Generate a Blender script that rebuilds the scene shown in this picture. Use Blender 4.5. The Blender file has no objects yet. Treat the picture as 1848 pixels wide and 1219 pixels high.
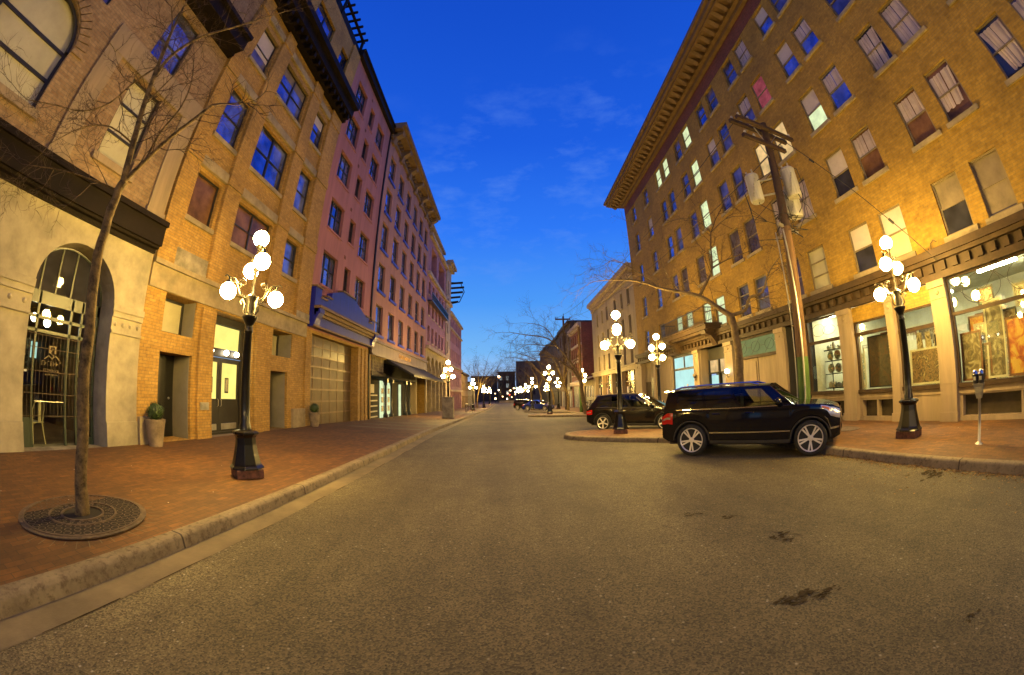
import bpy, bmesh, math, random
from mathutils import Vector, Matrix
R=random.Random(7)
S=bpy.context.scene; COL=S.collection
PI=math.pi
# ------------------------------------------------------------------ helpers
class MB:
    def __init__(s): s.v=[]; s.f=[]
    def add(s,vs,fs):
        n=len(s.v); s.v+= [tuple(p) for p in vs]; s.f+=[tuple(i+n for i in f) for f in fs]; return s
    def quad(s,a,b,c,d): return s.add([a,b,c,d],[(0,1,2,3)])
    def box(s,x0,x1,y0,y1,z0,z1):
        if x0>x1:x0,x1=x1,x0
        if y0>y1:y0,y1=y1,y0
        if z0>z1:z0,z1=z1,z0
        return s.add([(x0,y0,z0),(x1,y0,z0),(x1,y1,z0),(x0,y1,z0),(x0,y0,z1),(x1,y0,z1),(x1,y1,z1),(x0,y1,z1)],
            [(3,2,1,0),(4,5,6,7),(0,1,5,4),(1,2,6,5),(2,3,7,6),(3,0,4,7)])
    def prism(s,poly,off):
        """poly: list of 3D points, extruded by vector off"""
        n=len(poly); o=Vector(off)
        vs=[Vector(p) for p in poly]; vs=vs+[p+o for p in vs]
        return s.add(vs,[tuple(range(n))[::-1],tuple(range(n,2*n))]+[(i,(i+1)%n,n+(i+1)%n,n+i) for i in range(n)])
    def tube(s,pts,rad,n=6,cap=True):
        pts=[Vector(p) for p in pts]; m=len(pts)
        if not hasattr(rad,'__len__'): rad=[rad]*m
        vs=[];fs=[]; prev=None
        for i,p in enumerate(pts):
            t=(pts[min(i+1,m-1)]-pts[max(i-1,0)])
            if t.length<1e-9: t=Vector((0,0,1))
            t.normalize()
            if prev is None:
                a=t.orthogonal().normalized()
            else:
                a=prev-t*prev.dot(t)
                if a.length<1e-6: a=t.orthogonal()
                a.normalize()
            prev=a; b=t.cross(a)
            for k in range(n):
                q=2*PI*k/n; vs.append(p+(a*math.cos(q)+b*math.sin(q))*rad[i])
        for i in range(m-1):
            for k in range(n):
                fs.append((i*n+k,i*n+(k+1)%n,(i+1)*n+(k+1)%n,(i+1)*n+k))
        if cap and n>2: fs+= [tuple(range(n))[::-1],tuple(range((m-1)*n,m*n))]
        return s.add(vs,fs)
    def lathe(s,prof,n=16,c=(0,0,0),axis='z',ph=0,sq=0):
        """prof: list of (r,h)"""
        vs=[];fs=[];m=len(prof)
        for r,h in prof:
            for k in range(n):
                q=2*PI*k/n+ph; x,y=r*math.cos(q),r*math.sin(q)
                p={'z':(x,y,h),'y':(x,h,y),'x':(h,x,y)}[axis]
                vs.append((p[0]+c[0],p[1]+c[1],p[2]+c[2]))
        for i in range(m-1):
            for k in range(n): fs.append((i*n+k,i*n+(k+1)%n,(i+1)*n+(k+1)%n,(i+1)*n+k))
        fs+=[tuple(range(n))[::-1],tuple(range((m-1)*n,m*n))]
        return s.add(vs,fs)
    def sphere(s,c,r,n=20,m=12,sc=(1,1,1)):
        prof=[(max(r*math.sin(PI*i/m),1e-4),-r*math.cos(PI*i/m)) for i in range(m+1)]
        t=MB().lathe(prof,n)
        return s.add([(c[0]+p[0]*sc[0],c[1]+p[1]*sc[1],c[2]+p[2]*sc[2]) for p in t.v],t.f)
    def grid(s,P):
        """P[i][j] points"""
        a,b=len(P),len(P[0]); vs=[p for r in P for p in r]
        return s.add(vs,[(i*b+j,(i+1)*b+j,(i+1)*b+j+1,i*b+j+1) for i in range(a-1) for j in range(b-1)])
def mesh(name,mb,mat,smooth=False,ang=35,recalc=True,bev=0):
    me=bpy.data.meshes.new(name); me.from_pydata(mb.v,[],mb.f)
    bm=bmesh.new(); bm.from_mesh(me)
    if smooth or bev: bmesh.ops.remove_doubles(bm,verts=bm.verts,dist=1e-5)
    if bev: bmesh.ops.bevel(bm,geom=[e for e in bm.edges if len(e.link_faces)==2 and e.calc_face_angle(0)>.7],offset=bev,segments=1,affect='EDGES')
    if recalc: bmesh.ops.recalc_face_normals(bm,faces=bm.faces)
    if smooth:
        for f in bm.faces: f.smooth=True
        lim=math.radians(ang)
        for e in bm.edges:
            if len(e.link_faces)==2 and e.calc_face_angle(0)>lim: e.smooth=False
    bm.to_mesh(me); bm.free()
    if mat: me.materials.append(mat)
    return me
WL={}
def tag(o,label=None,cat=None,group=None,kind=None):
    if label:o['label']=label
    if cat:o['category']=cat
    if group:o['group']=group
    if kind:o['kind']=kind
    return o
def root(name,loc,label,cat,group=None,rz=0):
    o=bpy.data.objects.new(name,None); COL.objects.link(o); o.location=loc; o.rotation_euler=(0,0,rz)
    o.empty_display_size=.2
    WL[o]=Vector(loc); return tag(o,label,cat,group)
def obj(name,me,parent=None,loc=(0,0,0)):
    o=bpy.data.objects.new(name,me); COL.objects.link(o); o.location=loc
    if parent is not None: o.parent=parent
    return o
SPLIT=set("impost_band kick_panel stone_band reveal_panel doorstep globe_light bracket lit_window goods canopy_trim pier window_poster lit_display pilaster insulator bushing mount shop_window vent cornice".split())
def pieces(mb):
    """islands of a mesh, touching ones kept together"""
    par=list(range(len(mb.v)))
    def fd(i):
        while par[i]!=i: par[i]=par[par[i]]; i=par[i]
        return i
    for f in mb.f:
        for i in f[1:]: par[fd(i)]=fd(f[0])
    isl={}
    for i,v in enumerate(mb.v): isl.setdefault(fd(i),[]).append(v)
    ks=list(isl); bb={k:[(min(v[a] for v in isl[k])-.012,max(v[a] for v in isl[k])+.012) for a in range(3)] for k in ks}; g={k:k for k in ks}
    def fg(k):
        while g[k]!=k: k=g[k]
        return k
    for i,a in enumerate(ks):
        for b in ks[i+1:]:
            if all(bb[a][c][0]<=bb[b][c][1] and bb[b][c][0]<=bb[a][c][1] for c in range(3)): g[fg(b)]=fg(a)
    out={}
    for f in mb.f: out.setdefault(fg(fd(f[0])),[]).append(f)
    res=[]
    for fs in out.values():
        m={}; b=MB()
        for f in fs:
            for i in f:
                if i not in m: m[i]=len(b.v); b.v.append(mb.v[i])
            b.f.append(tuple(m[i] for i in f))
        res.append(b)
    return res
def wpart(name,mb,mat,parent=None,**k):
    """part whose mesh is written in world coordinates"""
    if name in SPLIT and parent is not None:
        P=pieces(mb)
        if len(P)>1:
            for p in P[:-1]: wpart(name,p,mat,parent,**k)
            mb=P[-1]
    o=obj(name,mesh(name,mb,mat,**k),parent)
    if parent is not None: o.location=-WL[parent]
    WL[o]=Vector((0,0,0)); return o
def lpart(name,mb,mat,parent,**k):
    """part in the local frame of its parent"""
    o=obj(name,mesh(name,mb,mat,**k),parent); WL[o]=Vector((0,0,0)); return o
def struct(name,mb,mat,**k):
    o=obj(name,mesh(name,mb,mat,**k)); o['kind']='structure'; return o
def solo(name,mb,mat,loc,label,cat,group=None,rot=(0,0,0),**k):
    """a thing that is one mesh"""
    o=obj(name,mesh(name,mb,mat,**k),None,loc); o.rotation_euler=rot; return tag(o,label,cat,group)
def dup(r,loc,rz=None,label=None):
    def cp(o,par):
        c=o.copy(); COL.objects.link(c)
        if par is not None: c.parent=par
        for ch in KIDS.get(o,[]): cp(ch,c)
        return c
    c=cp(r,None); c.location=loc
    if rz is not None: c.rotation_euler=(0,0,rz)
    if label: c['label']=label
    return c
KIDS={}
def scan_kids(r):
    for o in COL.objects:
        if o.parent is not None: 
            L=KIDS.setdefault(o.parent,[])
            if o not in L: L.append(o)
# ------------------------------------------------------------------ materials
def base(name):
    m=bpy.data.materials.new(name); m.use_nodes=True
    nt=m.node_tree; N=nt.nodes; L=nt.links
    return m,nt,N,L,N['Principled BSDF']
def nd(N,t,**k):
    n=N.new(t)
    for a,b in k.items():
        if a in n.inputs.keys(): n.inputs[a].default_value=b
        else: setattr(n,a,b)
    return n
def mixc(N,L,bt,fac,a,b):
    n=N.new('ShaderNodeMix'); n.data_type='RGBA'; n.blend_type=bt
    for i,v in ((0,fac),(6,a),(7,b)):
        if hasattr(v,'is_linked'): L.new(v,n.inputs[i])
        else: n.inputs[i].default_value=v if i==0 else (*v[:3],1)
    return n.outputs[2]
def ramp(N,L,src,a,b,ca=(0,0,0),cb=(1,1,1)):
    r=N.new('ShaderNodeValToRGB'); e=r.color_ramp.elements
    e[0].position=a; e[1].position=b; e[0].color=(*ca,1); e[1].color=(*cb,1)
    L.new(src,r.inputs[0]); return r.outputs[0]
def pos(N,L,obj=False):
    if obj: return N.new('ShaderNodeTexCoord').outputs['Object']
    return N.new('ShaderNodeNewGeometry').outputs['Position']
def noise(N,L,vec,scale,detail=3,rough=.6):
    n=nd(N,'ShaderNodeTexNoise',Scale=scale,Detail=detail,Roughness=rough); L.new(vec,n.inputs['Vector']); return n.outputs[0]
def bump(N,L,B,h,strength,dist=.01):
    b=nd(N,'ShaderNodeBump',Strength=strength,Distance=dist); L.new(h,b.inputs['Height']); L.new(b.outputs[0],B.inputs['Normal']); return b
def M(name,col,rough=.7,metal=0,var=.35,vs=2.5,bmp=0,bs=30,spec=.5,coat=0,local=False,streak=False):
    m,nt,N,L,B=base(name)
    if metal<.4 and max(col)>.05: col=tuple(c*.72 for c in col)
    B.inputs['Roughness'].default_value=rough; B.inputs['Metallic'].default_value=metal; B.inputs['Specular IOR Level'].default_value=spec
    if coat: B.inputs['Coat Weight'].default_value=coat; B.inputs['Coat Roughness'].default_value=.04
    p=pos(N,L,local)
    if streak:
        mp=nd(N,'ShaderNodeMapping'); mp.inputs['Scale'].default_value=(3,3,.35); L.new(p,mp.inputs[0]); p2=mp.outputs[0]
    else: p2=p
    n=noise(N,L,p2,vs,5,.65)
    d=tuple(c*(1-var) for c in col); l=tuple(min(1,c*(1+var*.6)) for c in col)
    L.new(mixc(N,L,'MIX',ramp(N,L,n,.32,.68),d,l),B.inputs['Base Color'])
    if bmp: bump(N,L,B,noise(N,L,p,bs,4,.6),bmp)
    return m
def brick(name,c1,c2,mortar,bw=.215,rh=.075,ms=.006,var=.3,rough=.85,plan=False,stain=.5,vs=.5,tint=None):
    m,nt,N,L,B=base(name); B.inputs['Roughness'].default_value=rough; c1,c2,mortar=[tuple(c*.72 for c in k) for k in (c1,c2,mortar)]
    g=pos(N,L); sp=N.new('ShaderNodeSeparateXYZ'); L.new(g,sp.inputs[0]); cb=N.new('ShaderNodeCombineXYZ')
    if plan: L.new(sp.outputs[1],cb.inputs[0]); L.new(sp.outputs[0],cb.inputs[1])
    else:
        ad=N.new('ShaderNodeMath'); L.new(sp.outputs[0],ad.inputs[0]); L.new(sp.outputs[1],ad.inputs[1])
        L.new(ad.outputs[0],cb.inputs[0]); L.new(sp.outputs[2],cb.inputs[1])
    t=nd(N,'ShaderNodeTexBrick',offset=.5); L.new(cb.outputs[0],t.inputs['Vector'])
    t.inputs['Color1'].default_value=(*c1,1);t.inputs['Color2'].default_value=(*c2,1);t.inputs['Mortar'].default_value=(*mortar,1)
    t.inputs['Scale'].default_value=1;t.inputs['Mortar Size'].default_value=ms;t.inputs['Mortar Smooth'].default_value=.3
    t.inputs['Bias'].default_value=0;t.inputs['Brick Width'].default_value=bw;t.inputs['Row Height'].default_value=rh
    c=t.outputs['Color']
    n1=ramp(N,L,noise(N,L,g,vs,6,.7),.3,.75,(1-stain,)*3,(1.15,)*3)
    c=mixc(N,L,'MULTIPLY',1,c,n1)
    n2=ramp(N,L,noise(N,L,g,9,3,.7),.3,.7,(1-var,)*3,(1.1,)*3)
    c=mixc(N,L,'MULTIPLY',1,c,n2)
    if plan:  # pale litter specks on the pavers
        v=nd(N,'ShaderNodeTexVoronoi',Scale=2.2); L.new(g,v.inputs['Vector'])
        c=mixc(N,L,'MIX',ramp(N,L,v.outputs['Distance'],.018,.03,(1,1,1),(0,0,0)),c,(.62,.58,.52))
    L.new(c,B.inputs['Base Color'])
    bump(N,L,B,t.outputs['Fac'],-.5 if not plan else -.35,.012)
    return m
def emit(name,col,st,var=0,vs=4):
    m,nt,N,L,B=base(name); N.remove(B); e=nd(N,'ShaderNodeEmission',Strength=st); e.inputs[0].default_value=(*col,1)
    if var:
        n=noise(N,L,pos(N,L),vs,4,.6); c=mixc(N,L,'MIX',ramp(N,L,n,.3,.7),tuple(x*(1-var) for x in col),col); L.new(c,e.inputs[0])
    L.new(e.outputs[0],N['Material Output'].inputs[0]); return m
def clearglass(name,tint=(1,1,1),gl=.12):
    m,nt,N,L,B=base(name); N.remove(B)
    t=N.new('ShaderNodeBsdfTransparent'); t.inputs[0].default_value=(*tint,1)
    g=nd(N,'ShaderNodeBsdfGlossy',Roughness=.02); lw=nd(N,'ShaderNodeLayerWeight',Blend=.5)
    pw=N.new('ShaderNodeMath'); pw.operation='POWER'; pw.inputs[1].default_value=5; L.new(lw.outputs['Facing'],pw.inputs[0])
    ma=N.new('ShaderNodeMath'); ma.operation='MULTIPLY_ADD'; ma.inputs[1].default_value=.94; ma.inputs[2].default_value=.05; L.new(pw.outputs[0],ma.inputs[0])
    mx=N.new('ShaderNodeMixShader'); L.new(ma.outputs[0],mx.inputs[0]); L.new(t.outputs[0],mx.inputs[1]); L.new(g.outputs[0],mx.inputs[2])
    L.new(mx.outputs[0],N['Material Output'].inputs[0]); return m
def skyglass(name,col,metal=.55,rough=.03):
    """window pane: dark room behind, strong mirror of sky; old glass is slightly wavy"""
    m,nt,N,L,B=base(name); B.inputs['Base Color'].default_value=(*col,1); B.inputs['Metallic'].default_value=metal; B.inputs['Roughness'].default_value=rough
    p=pos(N,L); bump(N,L,B,noise(N,L,p,2.6,2,.4),.30,.02)
    n=noise(N,L,p,.9,3,.55); mr=N.new('ShaderNodeMapRange'); L.new(n,mr.inputs[0]); mr.inputs[1].default_value=.35; mr.inputs[2].default_value=.65; mr.inputs[3].default_value=max(0,metal-.35); mr.inputs[4].default_value=min(1,metal+.12)
    L.new(mr.outputs[0],B.inputs['Metallic']); L.new(mixc(N,L,'MIX',ramp(N,L,noise(N,L,p,1.7,2,.5),.35,.65),tuple(c*.55 for c in col),tuple(min(1,c*1.15) for c in col)),B.inputs['Base Color']); return m

mt={}
mt['brick_gold']=brick('gold brick',(.52,.315,.035),(.41,.235,.02),(.31,.22,.06),stain=.5,vs=.35)
mt['brick_yellow']=brick('yellow brick',(.58,.35,.08),(.47,.265,.05),(.27,.19,.08),stain=.4)
mt['brick_brown']=brick('tan brick',(.44,.30,.17),(.34,.21,.11),(.25,.2,.14),stain=.4)
mt['brick_red']=brick('red brick',(.25,.05,.03),(.18,.035,.02),(.2,.14,.1),stain=.4)
mt['brick_maroon']=brick('maroon brick',(.22,.055,.04),(.17,.04,.03),(.2,.12,.08),stain=.3)
mt['paver']=brick('brick pavers',(.25,.105,.015),(.145,.06,.008),(.09,.05,.014),bw=.205,rh=.1,ms=.005,plan=True,stain=.5,vs=.7,rough=.75)
mt['stucco']=M('cream stucco',(.40,.355,.255),.85,var=.35,vs=1.6,bmp=.5,bs=2.6)
mt['stone']=M('buff stone',(.36,.29,.17),.85,var=.35,vs=2.2,bmp=.25,bs=25)
mt['stone2']=M('grey weathered stone',(.34,.30,.22),.88,var=.5,vs=2.5,bmp=.3,bs=22)
mt['cream']=M('cream paint',(.33,.25,.155),.7,var=.22,vs=1.8,streak=True)
mt['cream_wall']=M('cream rendered wall',(.34,.275,.18),.85,var=.3,vs=1.2,streak=True)
mt['pink']=M('pink render',(.38,.155,.17),.85,var=.22,vs=.8,bmp=.1,bs=30,streak=True)
mt['ochre']=M('ochre render',(.38,.19,.17),.85,var=.2,vs=.8,streak=True)
mt['mauve']=M('mauve render',(.34,.16,.24),.85,var=.25,vs=.9)
mt['mauve2']=M('pale mauve stone',(.42,.33,.28),.85,var=.25,vs=1.2)
mt['blue']=M('blue painted metal',(.006,.014,.36),.45,var=.35,vs=2.5,streak=True)
mt['bluesill']=M('blue sill paint',(.03,.05,.62),.5,var=.3)
mt['plum']=M('plum grey fascia',(.17,.12,.13),.6,var=.25,vs=1.2,streak=True)
mt['cornice_dark']=M('dark brown painted metal',(.009,.006,.004),.6,spec=.12,var=.4)
mt['cornice_tan']=M('tan painted cornice',(.19,.115,.055),.7,var=.25)
mt['trim_brown']=M('brown painted wood',(.062,.038,.02),.6,spec=.2,var=.4,vs=4)
mt['frame_black']=M('black window frame',(.018,.017,.016),.45,var=.3)
mt['frame_tan']=M('tan window frame',(.23,.18,.11),.6,var=.3)
mt['frame_green']=M('dark green frame',(.025,.04,.032),.4,var=.3)
mt['black']=M('black paint',(.012,.012,.012),.3,var=.4,coat=.3)
mt['blackmatt']=M('matt black',(.02,.018,.016),.8,var=.3)
mt['concrete']=M('kerb concrete',(.27,.24,.18),.9,var=.4,vs=2.5,bmp=.5,bs=40)
m,nt,N,L,B=base('jointed kerb concrete'); mt['concrete']=m; g=pos(N,L); B.inputs['Roughness'].default_value=.9
sp=N.new('ShaderNodeSeparateXYZ'); L.new(g,sp.inputs[0]); cb=N.new('ShaderNodeCombineXYZ'); L.new(sp.outputs[1],cb.inputs[0]); cb.inputs[1].default_value=25
t=nd(N,'ShaderNodeTexBrick',offset=0); L.new(cb.outputs[0],t.inputs['Vector']); t.inputs['Scale'].default_value=1; t.inputs['Brick Width'].default_value=2.6; t.inputs['Row Height'].default_value=50; t.inputs['Mortar Size'].default_value=.012
t.inputs['Color1'].default_value=(.19,.158,.10,1); t.inputs['Color2'].default_value=(.15,.124,.076,1); t.inputs['Mortar'].default_value=(.05,.04,.03,1)
c=mixc(N,L,'MULTIPLY',1,t.outputs['Color'],ramp(N,L,noise(N,L,g,1.7,6,.75),.32,.62,(.62,.58,.52),(1.15,1.12,1.05)))
c=mixc(N,L,'MULTIPLY',1,c,ramp(N,L,noise(N,L,g,14,4,.7),.32,.5,(.55,.52,.48),(1.05,1.05,1.05)))
L.new(c,B.inputs['Base Color']); bump(N,L,B,noise(N,L,g,26,5,.7),.45,.012)
mt['gutter']=M('gutter concrete',(.21,.165,.085),.9,var=.35,vs=1.4,bmp=.3,bs=40)
mt['grey_reveal']=M('grey render',(.26,.24,.19),.85,var=.15)
mt['sky_pane']=skyglass('sky mirror glass',(.20,.24,.50),.85)
mt['dull_pane']=skyglass('dusky glass',(.16,.14,.22),.6)
mt['dark_pane']=skyglass('dark glass',(.035,.035,.05),.35)
mt['brown_pane']=M('brown lit room glass',(.18,.09,.04),.25,var=.6,vs=1.2)
mt['white_pane']=M('pale blind glass',(.55,.52,.36),.4,var=.2,vs=1.0)
mt['lit_green']=emit('lit room, greenish white',(.80,.92,.52),1.15,.35,2.2)
mt['lit_warm']=emit('lit room, warm',(1,.66,.28),1.0,.45,2)
mt['lit_yellow']=emit('lit lobby',(1,.83,.20),1.35,.2,1.5)
mt['lit_cyan']=emit('lit shop window',(.52,.86,.80),1.15,.2,1.2)
mt['lit_red']=emit('lit room, red curtain',(.62,.12,.16),.55,.6,3)
mt['blind']=M('white roller blind',(.62,.55,.52),.8,var=.12)
mt['curtain']=M('net curtain',(.55,.46,.44),.9,var=.2)
mt['clear']=clearglass('clear shop glass',(.93,.96,.92))
mt['globe']=emit('lamp globe',(1,.635,.155),440)
mt['bulb']=emit('interior lamp',(1,.84,.56),22)
mt['ceil_lamp']=emit('fluorescent lamp',(1,.97,.70),75)
mt['bark']=M('bark',(.16,.11,.045),.95,var=.88,vs=11,bmp=1,bs=22)
mt['bark2']=M('smooth bark',(.17,.12,.06),.95,var=.5,vs=8,bmp=.6,bs=30)
mt['twig']=M('twigs',(.075,.045,.028),.9,var=.3)
mt['polewood']=M('weathered pole wood',(.17,.095,.045),.9,var=.5,vs=6,bmp=.6,bs=20,streak=True)
mt['polegreen']=M('green paint on wood',(.07,.15,.022),.8,var=.4,vs=5,streak=True)
mt['poledark']=M('dark timber',(.055,.028,.018),.85,var=.4,vs=6)
mt['can']=M('grey transformer paint',(.46,.45,.42),.5,var=.3,vs=3,streak=True)
mt['steel']=M('galvanised steel',(.34,.33,.30),.4,.7,var=.3)
mt['iron']=M('rusty cast iron',(.14,.10,.065),.75,.2,var=.5,vs=12,bmp=.3,bs=60)
mt['lampiron']=M('black cast iron',(.006,.005,.005),.30,var=.5,vs=8,spec=.2,coat=.2,local=True)
mt['lampscroll']=M('dark iron scrollwork',(.026,.023,.018),.30,.3,var=.4,vs=8,local=True)
mt['chipped']=M('chipped red primer',(.13,.045,.03),.7,var=.75,vs=12,local=True)
mt['terracotta']=M('weathered clay planter',(.26,.20,.14),.9,var=.4,vs=5,bmp=.2)
mt['leaf']=M('boxwood leaf',(.035,.075,.014),.6,var=.6,vs=18)
mt['leaf_dry']=M('dry leaves',(.30,.17,.05),.9,var=.6,vs=20)
mt['garage']=M('bronze garage door',(.15,.095,.038),.6,.0,var=.25,vs=1.3)
mt['garage_glass']=M('frosted garage glass',(.10,.065,.03),.3,.0,var=.3,vs=2)
mt['gold']=M('gold leaf letters',(.65,.38,.08),.4,.5,var=.3)
mt['carblack']=M('black car paint',(.002,.002,.005),.16,0,var=.2,coat=.55,spec=.25)
mt['cardark']=M('dark grey car paint',(.004,.0035,.004),.2,0,var=.2,coat=.6,spec=.3)
mt['carblue']=M('blue car paint',(.01,.025,.30),.2,.2,var=.2,coat=1)
mt['rubber']=M('tyre rubber',(.012,.012,.012),.85,var=.3,local=True)
mt['alloy']=M('silver alloy',(.78,.74,.66),.3,.5,var=.1,local=True)
mt['chrome']=M('chrome',(.75,.73,.70),.12,1,var=.05,local=True)
mt['tinted']=clearglass('tinted car glass',(.50,.54,.46))
mt['privacy']=M('privacy glass',(.006,.006,.006),.06,0,var=.1,spec=.7)
mt['tail']=M('red tail lamp',(.55,.01,.01),.15,0,var=.2,coat=1,local=True)
mt['head']=M('clear headlamp',(.55,.48,.42),.1,.6,var=.3,coat=1,local=True,vs=14)
mt['amber']=M('amber lens',(.55,.16,.02),.2,var=.2,local=True)
mt['wood_frame']=M('wooden picture frame',(.22,.08,.03),.5,var=.4,vs=8)
mt['white_frame']=M('pale picture frame',(.62,.56,.42),.5,var=.2)
mt['interior']=M('pale green room',(.74,.70,.50),.9,var=.15)
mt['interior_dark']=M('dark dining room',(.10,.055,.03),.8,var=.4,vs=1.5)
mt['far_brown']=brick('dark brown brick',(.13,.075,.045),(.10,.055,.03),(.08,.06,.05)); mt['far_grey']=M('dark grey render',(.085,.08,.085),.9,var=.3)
mt['rib']=M('bronze garage rib',(.24,.15,.07),.5,.2)
mt['lit_far']=emit('far lit window',(.75,.82,.80),.45,.5,3)
mt['hill']=M('wooded hill',(.02,.022,.03),.95,var=.4,vs=.1)
def art(name,cols,scale,dist=2.):
    m,nt,N,L,B=base(name); B.inputs['Roughness'].default_value=.5
    v=nd(N,'ShaderNodeTexNoise',Scale=scale,Detail=4,Distortion=dist); L.new(pos(N,L),v.inputs['Vector'])
    r=N.new('ShaderNodeValToRGB'); L.new(v.outputs[0],r.inputs[0]); el=r.color_ramp.elements
    while len(el)<len(cols): el.new(.5)
    for i,c in enumerate(cols): el[i].position=.3+.4*i/(len(cols)-1); el[i].color=(*c,1)
    L.new(r.outputs[0],B.inputs['Base Color']); return m
mt['art1']=art('busy figure painting',[(.02,.014,.01),(.22,.13,.06),(.04,.025,.015),(.34,.25,.13)],5.5)
mt['art2']=art('orange head painting',[(.5,.30,.05),(.55,.33,.06),(.40,.09,.015),(.20,.035,.015)],2.4)
mt['art3']=art('landscape print',[(.03,.02,.012),(.12,.08,.035),(.34,.28,.18)],3.6)
mt['art4']=art('dark panel',[(.03,.02,.015),(.06,.04,.025),(.09,.035,.015)],3)
mt['art6']=art('bright teal and red print',[(.04,.22,.24),(.7,.66,.5),(.5,.06,.03),(.75,.7,.6)],4)
mt['art7']=art('pale sketch print',[(.7,.66,.55),(.75,.7,.58),(.2,.15,.1),(.65,.6,.5)],6)
mt['art5']=art('feathered strip',[(.03,.02,.01),(.3,.22,.1),(.6,.5,.35)],6)
mt['goods']=art('shop goods',[(.35,.10,.03),(.6,.45,.25),(.10,.16,.14),(.75,.68,.5)],7,0)
# asphalt
m,nt,N,L,B=base('asphalt'); mt['asphalt']=m; g=pos(N,L); B.inputs['Roughness'].default_value=.82
v=nd(N,'ShaderNodeTexVoronoi',Scale=75); L.new(g,v.inputs['Vector'])
c=mixc(N,L,'MIX',ramp(N,L,v.outputs['Color'],.1,.95),(.036,.030,.014),(.185,.153,.078))
v2=nd(N,'ShaderNodeTexVoronoi',Scale=9); L.new(g,v2.inputs['Vector'])
c=mixc(N,L,'MIX',ramp(N,L,v2.outputs['Distance'],.05,.12,(1,1,1),(0,0,0)),c,(.30,.28,.22))
n=ramp(N,L,noise(N,L,g,.38,7,.72),.34,.66,(.62,.60,.58),(1.12,1.12,1.1)); c=mixc(N,L,'MULTIPLY',1,c,n)
mp=nd(N,'ShaderNodeMapping'); mp.inputs['Scale'].default_value=(.9,.05,1); L.new(g,mp.inputs[0])
c=mixc(N,L,'MULTIPLY',1,c,ramp(N,L,noise(N,L,mp.outputs[0],1,4,.6),.35,.65,(.74,.72,.70),(1.12,1.12,1.1)))
c=mixc(N,L,'MULTIPLY',1,c,ramp(N,L,noise(N,L,g,.16,3,.55),.42,.58,(.80,.79,.77),(1.06,1.06,1.04)))
n=ramp(N,L,noise(N,L,g,3.2,5,.7),.3,.6,(.8,.79,.77),(1.05,1.05,1.05)); c=mixc(N,L,'MULTIPLY',1,c,n)
L.new(c,B.inputs['Base Color']); bump(N,L,B,v.outputs['Distance'],.5,.01)
mt['stain']=M('wet dirt patch',(.072,.056,.028),.9,var=.55,vs=20,spec=.05)
mt['crack']=M('dark tar crack',(.085,.068,.034),.8,var=.5,vs=12)
mt['glassdark2']=M('basement window',(.055,.045,.03),.12,0,var=.3,spec=.6)
# ------------------------------------------------------------------ camera (fish-eye lens fitted to the photo)
H=1.63
pitch,roll,yaw=.150321,-.0176557,.0177648
def cam_axis(d):
    x,y,z=d
    c,s=math.cos(roll),math.sin(roll); x,y=c*x-s*y,s*x+c*y
    c,s=math.cos(pitch),math.sin(pitch); y,z=c*y+s*z,-s*y+c*z
    c,s=math.cos(yaw),math.sin(yaw); x,z=c*x+s*z,-s*x+c*z
    return Vector((x,z,y))
r_,u_,f_=cam_axis((1,0,0)),cam_axis((0,1,0)),cam_axis((0,0,1))
cd=bpy.data.cameras.new('camera'); cam=bpy.data.objects.new('camera',cd); COL.objects.link(cam)
cam.matrix_world=Matrix(((r_.x,u_.x,-f_.x,0),(r_.y,u_.y,-f_.y,0),(r_.z,u_.z,-f_.z,H),(0,0,0,1)))
cd.type='PANO'; cd.sensor_width=36; cd.sensor_fit='HORIZONTAL'; cd.clip_end=3000; cd.clip_start=.05
cy=cd.cycles if hasattr(cd,'cycles') and hasattr(cd.cycles,'panorama_type') else cd
cy.panorama_type='FISHEYE_LENS_POLYNOMIAL'
k1=1/(668.753*36/1848); k3=-.0180226*k1**3
cy.fisheye_fov=6.2; cy.fisheye_polynomial_k0=0; cy.fisheye_polynomial_k1=-k1; cy.fisheye_polynomial_k2=0
cy.fisheye_polynomial_k3=-k3; cy.fisheye_polynomial_k4=0
S.camera=cam
# ------------------------------------------------------------------ world: dusk sky
w=bpy.data.worlds.new('World'); S.world=w; w.use_nodes=True; N=w.node_tree.nodes; L=w.node_tree.links; N.clear()
out=N.new('ShaderNodeOutputWorld'); bg=N.new('ShaderNodeBackground'); L.new(bg.outputs[0],out.inputs[0])
tc=N.new('ShaderNodeTexCoord').outputs['Generated']; sp=N.new('ShaderNodeSeparateXYZ'); L.new(tc,sp.inputs[0])
r=N.new('ShaderNodeValToRGB'); L.new(sp.outputs[2],r.inputs[0]); el=r.color_ramp.elements
sky=[(0,(.42,.52,.80)),(.055,(.38,.60,.95)),(.11,(.20,.52,.98)),(.24,(.08,.35,1.0)),(.42,(.030,.205,.98)),(.62,(.013,.12,.80)),(.85,(.008,.082,.64)),(1,(.007,.068,.56))]
while len(el)<len(sky): el.new(.5)
for i,(p,c) in enumerate(sky): el[i].position=p; el[i].color=(*c,1)
mp=nd(N,'ShaderNodeMapping'); mp.inputs['Scale'].default_value=(1.2,1.2,3.2); mp.inputs['Location'].default_value=(.35,.1,.2); L.new(tc,mp.inputs[0])
cl=noise(N,L,mp.outputs[0],5.5,7,.62)
cl2=noise(N,L,tc,1.6,2,.5)
cm=N.new('ShaderNodeMath'); cm.operation='MULTIPLY'
L.new(ramp(N,L,cl,.50,.74),cm.inputs[0]); L.new(ramp(N,L,cl2,.46,.62),cm.inputs[1])
cm2=N.new('ShaderNodeMath'); cm2.operation='MULTIPLY'; cm2.inputs[1].default_value=.36; L.new(cm.outputs[0],cm2.inputs[0])
col=mixc(N,L,'MIX',cm2.outputs[0],r.outputs[0],(.17,.36,.95))
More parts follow.
